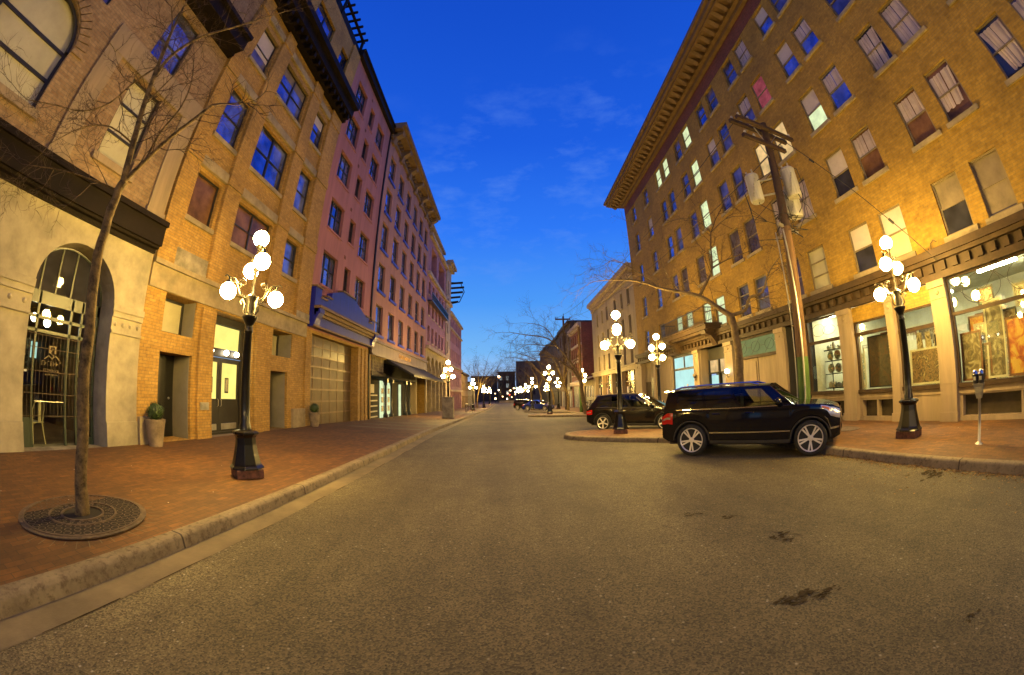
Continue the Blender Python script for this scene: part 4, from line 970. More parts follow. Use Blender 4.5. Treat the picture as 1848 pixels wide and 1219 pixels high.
# shop interior
b=MB(); x0,x1=XR+.32,XR+5.5; ya,yb=-2.8,9.69
b.quad((x0,ya,.9),(x1,ya,.9),(x1,yb,.9),(x0,yb,.9)); b.quad((x0,ya,3.9),(x1,ya,3.9),(x1,yb,3.9),(x0,yb,3.9)); b.quad((x1,ya,.9),(x1,yb,.9),(x1,yb,3.9),(x1,ya,3.9)); b.quad((x0,yb,.9),(x1,yb,.9),(x1,yb,3.9),(x0,yb,3.9)); b.quad((x0,ya,.9),(x1,ya,.9),(x1,ya,3.9),(x0,ya,3.9))
for y in (7.75,6.06,4.4): b.box(x0+.35,x0+2.2,y-.03,y+.03,.9,2.3)
wpart('shop_interior',b,mt['interior'],rt)
for i,(x,y) in enumerate([(11.6,1.0),(11.6,3.0),(11.4,5.3),(11.4,6.9),(11.4,8.9),(13.4,1.9),(13.4,5.9),(13.3,8.5),(13.4,-.8)]):
    o=root('ceiling_lamp',(x,y,3.62),'strip lamp number %d from the photo edge, %s ceiling row inside the picture shop'%([1,2,3,4,5,2,3,4,1][i],'window' if x<12 else 'rear'),'lamp','strip lamps inside the picture shop')
    lpart('diffuser',MB().box(-.10,.10,-.62,.62,0,.05),mt['ceil_lamp'],o); lpart('housing',MB().box(-.07,.07,-.6,.6,.05,.26),mt['white_frame'],o)
def picture(x,y,z,w_,h_,fm,am,label,lean=.06,ry=0,fw=.05):
    o=root('framed_picture',(x,y,z),label,'picture'); o.rotation_euler=(0,lean,ry)
    b=MB(); b.box(-.02,.02,-w_/2,w_/2,0,fw); b.box(-.02,.02,-w_/2,w_/2,h_-fw,h_); b.box(-.02,.02,-w_/2,-w_/2+fw,fw,h_-fw); b.box(-.02,.02,w_/2-fw,w_/2,fw,h_-fw); lpart('frame',b,mt[fm],o)
    lpart('canvas',MB().box(-.005,.012,-w_/2+fw,w_/2-fw,fw,h_-fw),mt[am],o); return o
picture(10.52,5.32,1.09,.98,.92,'white_frame','art1','figure painting in a pale frame, alone in the narrow window behind the street lamp',.08)
picture(10.55,3.85,1.07,.62,1.12,'wood_frame','art3','landscape print in a brown wooden frame, low in the largest shop window')
picture(10.6,3.15,1.07,.55,1.75,'white_frame','art3','tall narrow print in a pale frame, between two pictures in the largest window',.1)
picture(10.55,2.35,1.07,.95,1.25,'wood_frame','art2','yellow picture of an orange head in the largest shop window')
picture(10.75,1.0,1.9,1.6,1.2,'wood_frame','art2','ochre picture in a wooden frame, hung highest in the largest shop window',0)
picture(10.7,6.98,1.1,1.02,1.52,'frame_black','art4','large dark panel filling a shop window between street lamp and green pole')
picture(10.62,3.55,1.07,.5,.8,'wood_frame','art1','small figure painting in a brown frame, leaning between landscape and tall print')
picture(10.9,1.6,1.07,.7,1.0,'white_frame','art3','pale framed print standing beside the yellow picture, towards the photo edge')
picture(11.0,2.9,2.0,.7,.55,'frame_black','art5','small black framed print hung over the tall narrow print')
picture(11.0,3.75,2.15,.5,.42,'wood_frame','art2','small yellow print hung over the landscape print')
for y,z,w_,h_,fm,am,lab in ((3.3,2.72,.5,.42,'frame_black','art6','small teal and red print high in the transom of the largest shop window'),(2.2,2.5,.6,.5,'white_frame','art7','pale sketch above the yellow orange-head picture'),(1.7,2.15,.45,.55,'frame_black','art6','teal and red print beside the pale sketch in the largest window'),
 (3.62,1.95,.34,.4,'white_frame','art7','small pale sketch over the landscape print'),(4.9,1.95,.3,.36,'frame_black','art6','small teal and red print above the pale framed figure painting'),(7.35,2.0,.3,.5,'white_frame','art7','pale sketch peeping above the large dark panel'),(6.7,2.35,.5,.3,'wood_frame','art6','teal and red print just over the large dark panel')): picture(10.8,y,z,w_,h_,fm,am,lab,0)
for k,(y,z,w_,h_,fm,am) in enumerate(((1.2,1.9,1.1,.9,'wood_frame','art2'),(2.7,2.1,.8,1.0,'frame_black','art1'),(3.9,1.8,.9,.8,'white_frame','art3'),(5.0,2.1,.7,.9,'wood_frame','art1'),(6.6,2.0,1.0,.8,'white_frame','art2'),(7.6,2.3,.8,.7,'frame_black','art3'),(8.6,1.9,.9,1.0,'wood_frame','art5'))):
    picture(15.62,y,z,w_,h_,fm,am,'picture hung on the far rear wall inside the picture shop',0)['group']='pictures on the rear wall of the picture shop'
for y,h_ in ((6.42,1.45),(5.05,.0),(5.5,0)):
    if h_: solo('patterned_hanging',MB().box(0,.05,-.12,.12,0,h_),mt['art5'],(10.55,y,1.12),'tall patterned strip beside the large dark panel in the shop window','hanging')
for i,(y,z) in enumerate(((5.62,2.02),(5.32,2.02),(5.02,2.02))):
    solo('patterned_hanging',MB().prism([(0,-.09,.42),(0,.09,.42),(0,.11,0),(0,0,-.08),(0,-.11,0)],(.02,0,0)),mt['art5'],(10.9,y,z),('first','middle','last')[i]+' of three zigzag strips hung above the pale framed painting, counted from the lamp','hanging','patterned strips hung over the painting')
# shelf of cushions and jars in the window left of the lamp
o=root('display_shelf',(10.95,8.95,.9),'black display shelf of cushions and jars in the shop window next to the green pole','shelf')
b=MB(); 
for z in (.25,.72,1.15,1.52): b.box(-.22,.2,-.62,.5,z,z+.03)
for y in (-.62,-.06,.47): b.box(.17,.2,y,y+.03,.0,1.75)
lpart('rack',b,mt['black'],o)
q=random.Random(3)
for z,n in ((.28,5),(.75,3),(1.18,3),(1.55,4)):
    for i in range(n):
        y=8.95-.55+ (1.0)*(i+.5)/n; s=.28/ (n/3)
        if z in(.75,1.18):
            solo('cushion',MB().sphere((0,0,0),1,12,8,(.07,.15,.16)),mt['goods'],(10.83,y,.9+z+.17),'patterned cushion, '+('nearest the pilaster','middle one','nearest the green pole')[i]+', in the '+('lower','upper')[z>1]+' row of the display shelf','cushion','cushions on the display shelf',smooth=True)
        else:
            h_=q.uniform(.12,.26)
            solo('jar',MB().lathe([(.06,0),(.08,.02),(.08,h_*.75),(.04,h_)],10),mt['goods'] if i%2 else mt['white_frame'],(10.83,y,.9+z),('patterned','plain pale')[i%2==0]+' jar, number %d from the pilaster, on the '%(i+1)+('bottom','top')[z>1]+' display shelf','jar','jars on the display shelf',smooth=True)
b=MB(); 
for i in range(2):
    pass
solo('wooden_post',MB().box(-.05,.05,-.09,.09,0,1.55),mt['wood_frame'],(10.6,8.22,1.1),'rough orange brown post standing in the shop window by the pilaster','post')
# back shelving and posters inside
q=random.Random(8)
for i in range(14):
    y=.2+i*.68; z=1.3+.55*(i%3); o=root('goods_stack',(12.9+.2*(i%2),y,.9),'boxed goods at the rear of the picture shop, stack %d from photo edge'%(i+1),'boxes','boxed goods inside the picture shop')
    lpart('body',MB().box(-.25,.25,-.28,.28,0,z-.5),mt['goods'] if i%2 else mt['art3'],o); lpart('top_box',MB().box(-.2,.2,-.2,.22,z-.5,z-.2),mt['white_frame'] if i%3 else mt['goods'],o)
# basement window sacks
for i,(y,) in enumerate([(3.75,),(3.5,),(3.25,),(2.2,),(2.0,),(7.3,),(7.0,),(6.6,),(9.0,),(8.7,)]):
    pass
# leaded scroll work in the big transom, hooks and stray cable on the brickwork
b=MB()
for cu in (3.2,1.9,.6):
    b.tube([f.p(cu+.55*math.cos(2*PI*k/20),3.08+.34*math.sin(2*PI*k/20),-.07) for k in range(21)],.007,4)
    b.tube([f.p(cu+.95,3.4,-.07),f.p(cu+.2,2.75,-.07),f.p(cu-.5,3.4,-.07)],.006,4)
b.tube([f.p(9.2+.3*math.cos(2*PI*k/16),3.1+.2*math.sin(2*PI*k/16),-.07) for k in range(17)],.006,4); b.tube([f.p(8.7+.3*math.cos(2*PI*k/16),3.05+.15*math.sin(2*PI*k/16),-.07) for k in range(17)],.006,4)
wpart('lead_line',b,mt['trim_brown'],rt)
b=MB(); b.tube([f.p(4.35,4.28,.02),f.p(4.3,4.4,.1),f.p(4.18,4.45,.12),f.p(4.1,4.38,.12)],.014,5); b.tube([f.p(4.45,4.25,.02),f.p(4.4,4.3,.1)],.014,5); wpart('wall_hook',b,mt['iron'],rt)
# ---- cream building
rt=root('cream_building',(XR,34.6,-.6),'cream three storey building with narrow windows next to the gold brick one','building'); u0,u1=27.2,42.1
cols=[28.4,30.25,32.3,35.2,37.1,39.2]; rows=[(3.75,5.3),(6.2,7.7),(8.65,10.0)]
b=wall(f,u0,u1,3.2,11.2,[(c,c+.62,a,d) for c in cols for a,d in rows],rev=.28,depth=14); wpart('wall',b,mt['cream_wall'],rt)
for c in cols:
    for ri,(a,d) in enumerate(rows): window(rt,f,c,a,.62,d-a,.25,rails=(.5,),pane='lit_warm' if (c==37.1 and ri==2) else 'dark_pane',frame='trim_brown',sill=('cream_wall',.08,.05,.1))
b=MB(); f.box(b,u0+.02,u1+.1,11.15,11.35,0,.3); f.box(b,u0+.02,u1+.2,11.35,11.75,-.3,.5)
for i in range(24): f.box(b,27.6+i*.6,27.85+i*.6,10.85,11.15,0,.26)
f.box(b,u0+.02,u1,10.7,10.85,0,.12); wpart('cornice',b,mt['mauve2'],rt)
b=MB(); f.box(b,u0+.02,u1,3.2,3.62,0,.16); f.box(b,u0,u1,3.55,3.68,0,.3); wpart('shop_cornice',b,mt['cream'],rt)
for a,c in ((27.22,27.9),(31.4,31.9),(34.5,35.0),(38.0,38.4),(41.2,42.1)):
    b=MB(); f.box(b,a,c,-1.5,3.2,-.4,.1); wpart('pilaster',b,mt['cream'],rt)
for a,c,mm in ((27.9,31.4,'brown_pane'),(31.9,34.5,'dark_pane'),(35,38,'brown_pane'),(38.4,41.2,'dark_pane')):
    b=MB(); f.box(b,a,c,-1.2,3.2,-.3,-.26); w0=wpart('shop_window',b,mt[mm],rt)
    b=MB(); 
    for k in range(1,3): f.box(b,a+(c-a)*k/3-.05,a+(c-a)*k/3+.05,-1.2,3.2,-.26,-.2)
    f.box(b,a,c,2.3,2.4,-.26,-.2); wpart('mullion',b,mt['frame_black'],w0)
    b=MB(); f.box(b,a+.2,a+.6,-.6,2.1,-.25,-.235); f.box(b,c-.7,c-.35,1.2,1.9,-.25,-.235); wpart('lit_display',b,mt['lit_warm'],w0)
# ---- red brick building with its bare side wall
rt=root('red_brick_building',(XR,52.5,-.8),'dark red brick building with a blank side wall beyond the cream one','building'); u0,u1=48.5,57
cols=[49.3+i*1.55 for i in range(5)]; rows=[(4.0,5.7),(6.4,7.9),(8.3,9.7)]
b=wall(f,u0,u1,-2.5,11.0,[(c,c+.9,a,d) for c in cols for a,d in rows]+[(49.2,56.4,-2.5,2.4)],rev=.25,depth=14); wpart('brick_wall',b,mt['brick_red'],rt)
for c in cols:
    for a,d in rows: window(rt,f,c,a,.9,d-a,.2,rails=(.5,),pane='dark_pane',frame='trim_brown',sill=('mauve2',.1,.08,.14))
b=MB(); f.box(b,u0,u1,10.5,11.0,0,.5); f.box(b,u0,u1,10.2,10.5,0,.3); f.box(b,u0,u1,7.95,8.2,0,.15); f.box(b,u0,u1,5.75,6.0,0,.15); f.box(b,u0,u1,2.5,3.0,0,.35); wpart('cornice',b,mt['mauve2'],rt)
b=MB(); f.box(b,49.2,56.4,-2,2.4,-.25,-.2); wpart('shop_window',b,mt['lit_warm'],rt)
b=MB()
for i in range(8): f.box(b,49.2+i*.95,49.4+i*.95,-2,2.4,-.2,-.1)
wpart('mullion',b,mt['frame_black'],rt)
rt=root('awning_shop',(XR,45.3,-.7),'low shop with a pale glass awning squeezed before the red side wall','building')
b=wall(f,42.2,48.4,-2,3.0,[(42.6,48,-2,2.3)],rev=.3,depth=12); wpart('wall',b,mt['cream_wall'],rt)
b=MB(); b.prism([f.p(42.3,3.3,0),f.p(42.3,3.4,0),f.p(42.3,2.75,1.8),f.p(42.3,2.65,1.8)],(0,6.0,0)); wpart('awning',b,mt['mauve2'],rt)
b=MB(); f.box(b,42.6,48,-1.8,2.3,-.3,-.25); wpart('shop_window',b,mt['lit_warm'],rt)
b=MB()
for i in range(7): f.box(b,42.6+i*.9,42.85+i*.9,-1.8,2.3,-.25,-.15)
f.box(b,42.6,48,.2,.9,-.24,-.16); wpart('mullion',b,mt['frame_black'],rt)
# ---- far right row and the end of the street
def far_block(nm,f,u0,u1,zt,wm,lab,nr,lit,par=None,zb=-3):
    rt=root(nm,(f.X,(u0+u1)/2,-1.2),lab,'building')
    n=max(2,int((u1-u0)/2.6)); cols=[u0+(u1-u0)*(i+.3)/n for i in range(n)]; hh=(zt-2.6)/nr; rows=[(2.9+i*hh,2.9+i*hh+hh*.55) for i in range(nr)]
    b=wall(f,u0,u1,zb,zt,[(c,c+1.05,a,d) for c in cols for a,d in rows]+[(u0+.5,u1-.5,zb,1.7)],rev=.25,depth=14); wpart('wall',b,mt[wm],rt)
    for i,c in enumerate(cols):
        for j,(a,d) in enumerate(rows): window(rt,f,c,a,1.05,d-a,.2,rails=(.5,),pane='lit_warm' if ((i*7+j*5)%11==lit) else 'dark_pane',frame='trim_brown')
    b=MB(); f.box(b,u0,u1,zt-.5,zt,0,.4); f.box(b,u0,u1,2.0,2.4,0,.3); wpart('cornice',b,mt['trim_brown'],rt)
    b=MB(); f.box(b,u0+.5,u1-.5,-2.4,1.7,-.25,-.2); w0=wpart('shop_window',b,mt['lit_warm'] if lit<6 else mt['brown_pane'],rt)
    b=MB(); m=int((u1-u0)/1.4)
    for i in range(m): f.box(b,u0+.5+i*1.4,u0+1.0+i*1.4,-2.4,1.7,-.2,-.1)
    wpart('mullion',b,mt['frame_black'],w0)
far_block('brown_building',FR,57.1,69.5,12.9,'far_brown','brown brick building behind the distant bare tree and pole',3,2)
far_block('grey_building',FR,69.6,88,12.6,'far_grey','far grey building between the two brown brick ones',3,7)
far_block('brown_building',FR,88,110,13.2,'far_brown','long dark brown building, last before the street end',3,3)
FE=F(134,1)
class FX(F):
    """facade across the street: faces the camera (-y)"""
    def p(s,u,v,w=0): return (u,s.X-w,v)
    def box(s,b,u0,u1,v0,v1,w0,w1): b.box(u0,u1,s.X-w0,s.X-w1,v0,v1); return b
def end_block(nm,y,x0,x1,zt,mat_,lab,lits,rv=None):
    g=FX(y,-1); rt=root(nm,((x0+x1)/2,y,-1.2),lab,'building'); n=int((x1-x0)/2.3); cols=[x0+.6+i*2.3 for i in range(n)]; rows=[(1+i*2.6,2.6+i*2.6) for i in range(max(1,int((zt-1.5)/2.6)))]
    b=MB(); g.box(b,x0,x1,-3,zt,-10,0); g.box(b,x0-.2,x1+.2,zt-.4,zt+.1,0,.4); wpart('wall',b,mt[mat_],rt)
    for i,c in enumerate(cols):
        for j,(a,d) in enumerate(rows):
            b=MB(); g.box(b,c,c+1.1,a,d,.0,.03); g_=wpart('window',b,mt['frame_black'],rt); b=MB(); g.box(b,c+.1,c+1.0,a+.1,d-.1,.03,.05); wpart('pane',b,mt['lit_far'] if (i,j) in lits else mt['dark_pane'],g_)
end_block('end_building',128,-12,-3.2,7.6,'hill','low black building closing the street behind the small lamps',())
end_block('end_building',132,-3.0,3.2,9.3,'far_brown','dark building closing the street, with a few lit windows',{(1,2),(1,1),(1,0),(0,2),(2,1)})
end_block('end_building',126,3.6,12,12.4,'far_grey','tallest dark grey building closing the street',())
struct('hill',MB().grid([[(x,150+40*j,-2+j*3.4+1.5*math.sin(x*.07)) for x in range(-120,121,20)] for j in range(3)]),mt['hill'])
b=MB(); b.box(-2.2,3.4,112,112.4,-1.3,-.55); o=obj('barrier_wall',mesh('barrier_wall',b,mt['cream'])); tag(o,'low pale barrier wall across the far end of the road','wall')
# ================================================================== STREET LAMPS
def make_lamp(label,loc,rz):
    o=root('street_lamp',loc,label,'street lamp','five globe street lamps along the street',rz)
    def sq(prof,n=4): return MB().lathe([(r*1.4142 if n==4 else r,h) for r,h in prof],n,ph=PI/4 if n==4 else PI/8)
    lpart('plinth',sq([(.235,0),(.235,.135),(.225,.15),(.01,.15)]),mt['chipped'],o,bev=.006)
    b=MB().lathe([(.31,.15),(.305,.175),(.27,.21),(.255,.24),(.215,.40),(.185,.55),(.178,.66),(.20,.70),(.235,.72),(.235,.755),(.19,.775),(.11,.79)],8,ph=PI/8)
    lpart('pedestal',b,mt['lampiron'],o,bev=.005)
    b=MB().lathe([(.105,.77),(.10,.86),(.086,.90),(.083,1.2),(.068,2.38),(.08,2.40),(.08,2.43),(.068,2.46),(.075,2.52),(.115,2.60),(.14,2.64),(.14,2.67),(.10,2.69)],16)
    lpart('post',b,mt['lampiron'],o,smooth=True,ang=40)
    b=MB().lathe([(.10,2.68),(.085,2.72),(.10,2.80),(.085,2.90),(.115,2.97),(.13,3.0),(.06,3.04),(.035,3.08),(.03,3.45),(.05,3.47),(.05,3.5),(.03,3.53),(.026,3.86),(.06,3.90),(.075,3.935),(.06,3.945)],14)
    for k in range(4):  # acanthus ribs round the hub
        a=k*PI/2+PI/4; c,s=math.cos(a),math.sin(a)
        b.tube([(c*.10,s*.10,2.70),(c*.15,s*.15,2.76),(c*.13,s*.13,2.88),(c*.19,s*.19,2.97),(c*.23,s*.23,2.93),(c*.20,s*.20,2.88)],.017,5)
    lpart('hub',b,mt['lampscroll'],o,smooth=True,ang=50)
    def arm(ang,r,z0,zt,zg_):
        c,s=math.cos(ang),math.sin(ang); b=MB(); P=lambda q,z:(c*q,s*q,z)
        b.tube([P(.04,z0),P(.14,z0-.02),P(.22,z0+.05),P(.28,zt-.10),P(.36,zt-.01),P(r,zt),P(r+.06,zt+.035),P(r+.10,zt+.01)],[.024,.024,.022,.02,.02,.022,.014,.012],6)
        # scroll
        cx,cz=.20,(z0+zt)/2+.10
        b.tube([P(cx+.075*math.cos(t)*(1-t/14),cz+.075*math.sin(t)*(1-t/14)) for t in [k*.7-1.2 for k in range(15)]],.011,5)
        b.tube([P(.30,zt-.08),P(.34,zt-.12),P(.39,zt-.11),P(.40,zt-.06)],.010,5)
        b.tube([P(r-.07,zt+.0),P(r-.09,zt-.05),P(r-.05,zt-.08)],.009,4)
        q=MB().lathe([(.022,zt-.005),(.03,zt-.05),(.072,zt-.075),(.078,zt-.10),(.06,zt-.105)],12,(c*r,s*r,0)); b.add(q.v,q.f)
        a_=lpart('arm',b,mt['lampscroll'],o,smooth=True,ang=50)
        lpart('globe',MB().sphere((c*r,s*r,zg_),.143,20,12),mt['globe'],a_,smooth=True)
    for k in (0,1):
        arm(k*PI,.45,2.98,3.265,3.035)
        arm(PI/2+k*PI,.34,3.50,3.78,3.55)
    lpart('top_globe',MB().sphere((0,0,4.07),.146,20,12),mt['globe'],o,smooth=True)
    return o
LAB='five globe street lamp '
def azr(d): return math.radians(90-d)   # compass azimuth to rotation about z
lamp0=make_lamp(LAB+'before the lit double doors, with chipped red paint on its plinth',(-4.30,5.16,.168),azr(35)); scan_kids(lamp0)
for x,y,az_,lab in (
 (8.08,4.56,-8,'before the picture shop windows, between parking meter and off-roader'),(3.84,12.25,107,'on the near traffic island before the smaller parked car'),
 (7.5,17.3,60,'before the cream panelled shopfront next to the bright cyan window'),(-4.3,27.3,45,'standing just behind the grey utility cabinet'),
 (-4.4,48.9,60,'next one past the grey utility cabinet, near tubular rails'),(-4.2,69.5,30,'second one past the grey utility cabinet, where low shops begin'),
 (3.73,32.1,6,'on the second traffic island in the middle distance'),(7.6,36.6,40,'before the awning shop, partly behind the leaning tree'),
 (3.35,48.0,95,'on the third traffic island beside the blue car'),(6.9,49.3,20,'on the pavement before the red brick building'),
 (3.4,66,95,'in the cluster beyond the blue car, largest of three'),(7.0,64,50,'before the brown brick building past the red one'),
 (3.2,84,40,'in the cluster beyond the blue car, middle one'),(3.0,104,95,'in the cluster beyond the blue car, smallest one'),(-4.2,92,60,'smallest one on the same side as the grey cabinet'),
 (-4.3,-16.8,45,'behind the viewpoint, outside the picture, cabinet side'),(8.0,-8.6,45,'behind the viewpoint, outside the picture, picture shop side'),(3.9,-12.0,20,'behind the viewpoint, outside the picture, on a traffic island')):
    base_=.15+.018*abs(x-KL) if x<0 else (.15 if x<6.4 else .165)
    dup(lamp0,(x,y,zg(y)+base_),azr(az_),LAB+lab)
for o in [o for o in COL.objects if o.name.startswith('plinth')][1:]: o.data=o.data
# far traffic and window lights at the end of the street
def small_lamp(x,y,z,label,r,col,st):
    o=root('distant_lamp',(x,y,z),label,'street lamp')
    lpart('globe',MB().sphere((0,0,0),r,10,6),emit('distant lamp',col,st),o,smooth=True); lpart('post',MB().tube([(0,.1,-.0),(0,.1,zg(y)-z)],.06,5),mt['black'],o); return o
small_lamp(-2.2,112,6.7,'bright orange lamp high before the dark building at the street end',.26,(1,.45,.12),60)
small_lamp(-2.4,118,2.7,'small white lamp below the orange lamp at the street end',.2,(1,.8,.5),25)
small_lamp(1.3,116,2.5,'small lamp between the far lamp cluster and the red signal',.18,(1,.6,.25),25); small_lamp(2.4,118,3.2,'small warm lamp above the far lamp cluster',.16,(1,.6,.25),25)
small_lamp(.2,112,-.0,'small white lamp low over the barrier wall',.16,(1,.85,.6),25)
small_lamp(-3.1,105,.2,'low lamp at the far kerb end on the cabinet side',.2,(1,.6,.25),30)
for k,(x,z) in enumerate(((-3.6,1.6),(-1.2,.6),(.4,1.6),(1.7,.4),(2.9,1.2),(3.6,2.4))): small_lamp(x,119+k*.3,z,'tiny warm light among the trees and buildings at the street end',.13,(1,.6,.25),18)['group']='tiny lights at the street end'
o=root('traffic_light',(.95,108,1.2),'small red traffic light over the far end of the road','traffic light'); lpart('lens',MB().sphere((0,-.12,0),.15,10,6),emit('red signal',(1,.06,.03),6),o); lpart('housing',MB().box(-.2,.2,-.05,.2,-.7,.25),mt['black'],o); lpart('post',MB().tube([(0,.1,-.7),(0,.1,-2.5)],.05,5),mt['black'],o)
# ================================================================== TREES
def twigs(b,base,d,ln,r,dep,q,grav=.0,n=4):
    P=[Vector(base)]; d=Vector(d).normalized(); k=5
    kids=[]
    for i in range(k):
        d=(d+Vector((q.gauss(0,.22),q.gauss(0,.22),q.gauss(0,.2)+grav))).normalized(); P.append(P[-1]+d*ln/k)
        if dep>0 and i>0: kids.append((P[-1].copy(),d.copy()))
    b.tube(P,[r*(1-.75*i/k) for i in range(k+1)],n if r>.008 else 3,cap=False)
    for p,dd in kids:
        for m_ in range(2 if q.random()<.35 else 1):
            s=dd.orthogonal().normalized(); s.rotate(__import__('mathutils').Quaternion(dd,q.uniform(0,2*PI)))
            nd_=(dd*q.uniform(.5,1.1)+s*q.uniform(.5,1.0)); twigs(b,p,nd_,ln*q.uniform(.38,.68),max(r*.55,.0022),dep-1,q,grav)
def tree(label,loc,trunk,limbs,seed,twl=.9,twr=.011,step=2,bark='bark',dens=1.,dep=2,spread=1,minr=.0):
    o=root('bare_tree',loc,label,'tree',None); q=random.Random(seed); L0=Vector(loc)
    sm=lambda P:[(Vector(p[:3])-L0) for p in P]
    def smooth(P,Rr):
        P=sm(P); out=[];ro=[]
        for i in range(len(P)-1):
            p0,p1,p2,p3=P[max(i-1,0)],P[i],P[i+1],P[min(i+2,len(P)-1)]
            for t in (0,.33,.66):
                out.append(.5*((2*p1)+(p2-p0)*t+(2*p0-5*p1+4*p2-p3)*t*t+(3*p1-p0-3*p2+p3)*t**3)); ro.append(Rr[i]+(Rr[i+1]-Rr[i])*t)
        out.append(P[-1]); ro.append(Rr[-1]); return out,ro
    b=MB(); P,r=smooth(trunk,[p[3] for p in trunk]); b.tube([p+Vector((q.gauss(0,.006),q.gauss(0,.006),0)) for p in P],[x*q.uniform(.93,1.07) for x in r],12); lpart('trunk',b,mt[bark],o,smooth=True,ang=80)
    cr=MB()
    for l in limbs:
        P,r=smooth(l,[p[3] for p in l]); b=MB().tube(P,r,8); lpart('limb',b,mt[bark],o,smooth=True,ang=80)
        for i in range(2,len(P)):
            t=(P[i]-P[i-1]).normalized()
            for m_ in range(int(dens+q.random())):
                s=t.orthogonal().normalized(); s.rotate(__import__('mathutils').Quaternion(t,q.uniform(0,2*PI)))
                twigs(cr,P[i],t*q.uniform(.2,.9)+s*q.uniform(.5,1),twl*q.uniform(.5,1.15),max(min(twr,r[i]*.6),minr),dep,q,.02)
        twigs(cr,P[-1],P[-1]-P[-2],twl*1.2,max(r[-1]*.9,minr),dep,q)
    lpart('crown',cr,mt['twig'],o,smooth=True,ang=80,recalc=False)
    return o
def wr(P,r0,r1): return [(*p,r0+(r1-r0)*i/(len(P)-1)) for i,p in enumerate(P)]
T=[(-4.43,2.09,.14),(-4.43,2.1,.30),(-4.4,2.17,.93),(-4.39,2.18,1.51),(-4.38,2.2,2.09),(-4.4,2.16,2.68),(-4.4,2.15,3.05),(-4.4,2.16,3.46),(-4.38,2.19,3.82)]
trk=[(*p,r) for p,r in zip(T,(.105,.086,.076,.073,.070,.067,.063,.060,.058))]
top=[(-4.38,2.19,3.82),(-4.41,2.13,4.34),(-4.45,2.04,4.91),(-4.5,1.95,5.55),(-4.53,1.87,6.01),(-4.55,1.81,6.41),(-4.58,1.73,6.9)]
tree('young bare tree growing from the round iron grate in the pavement',(-4.43,2.09,.165),trk,[wr(top,.05,.014),
 wr([(-4.38,2.19,3.82),(-4.3,2.35,4.19),(-4.22,2.5,4.55),(-4.08,2.71,5.01),(-3.99,2.84,5.33)],.034,.022),
 wr([(-4.48,1.99,5.3),(-4.47,2.01,5.7),(-4.42,2.11,6.06),(-4.33,2.29,6.47),(-4.17,2.58,6.91),(-3.98,2.86,7.4),(-3.75,3.15,7.93)],.03,.008),
 wr([(-4.49,1.97,5.45),(-4.54,1.85,6.18),(-4.63,1.6,6.6)],.022,.008),
 wr([(-4.3,2.35,4.19),(-4.28,2.39,4.63),(-4.22,2.49,5.09),(-4.23,2.47,5.55),(-4.32,2.31,6.03)],.02,.007),
 wr([(-4.5,1.95,5.55),(-4.57,1.77,5.13),(-4.62,1.63,4.73),(-4.71,1.36,4.46),(-4.8,1.0,4.36),(-4.86,.64,4.24)],.016,.005),
 wr([(-4.39,2.18,3.71),(-4.51,1.92,3.73),(-4.67,1.49,3.71),(-4.78,1.08,3.62)],.014,.005),
 wr([(-4.45,2.04,4.91),(-4.39,2.17,5.37),(-4.34,2.28,5.89)],.014,.006),wr([(-4.41,2.13,4.34),(-4.56,1.78,4.43),(-4.68,1.46,4.28),(-4.76,1.16,3.92)],.014,.005)],
 12,twl=.62,twr=.0075,dens=1.0,dep=2,minr=.0028)
Z=lambda P,y0:[(x,y,z) for x,y,z in P]
RT=[(7.48,10.39,.17),(7.48,10.39,.8),(7.48,10.39,1.64),(7.50,10.38,2.54),(7.45,10.41,3.4),(7.37,10.46,3.83)]
tree('spreading bare tree behind the black parked off-roader',(7.48,10.39,.17),[(*p,r) for p,r in zip(RT,(.2,.165,.15,.14,.13,.12))],[
 wr([(7.37,10.46,3.83),(6.96,10.74,4.23),(6.54,11.0,4.61),(5.93,11.34,4.84),(5.34,11.63,5.05),(4.64,11.93,5.37),(3.9,12.19,5.49),(3.23,12.39,5.49)],.10,.012),
 wr([(6.54,11.0,4.61),(6.81,10.84,5.06),(7.03,10.7,5.52),(7.09,10.66,6.22),(7.18,10.6,6.83)],.06,.02),
 wr([(7.37,10.46,3.83),(7.8,10.15,3.96),(7.95,10.03,4.34),(8.31,9.74,4.46),(8.51,9.56,4.95),(8.7,9.38,5.29),(9.05,9.06,5.68)],.07,.015),
 wr([(7.0,10.72,5.52),(7.47,10.39,5.74),(8.12,9.89,5.91)],.035,.012),wr([(5.34,11.63,5.05),(4.67,11.92,5.73),(3.96,12.17,6.22),(3.56,12.29,6.05)],.03,.008),
 wr([(7.18,10.6,6.83),(6.86,10.8,7.33),(6.36,11.11,7.54),(5.42,11.6,7.36)],.018,.007),wr([(7.18,10.6,6.83),(7.7,10.23,7.25),(8.18,9.84,7.23)],.018,.007),
 wr([(6.0,11.3,4.82),(5.6,11.3,5.3),(5.3,11.2,5.9)],.02,.007)],
 31,twl=1.0,twr=.011,dens=1.15,dep=2,minr=.0042,bark='bark2')
T2=[(6.34,29.32,-.2),(6.2,29.35,.6),(6.11,29.37,1.04),(5.97,29.4,2.38)]
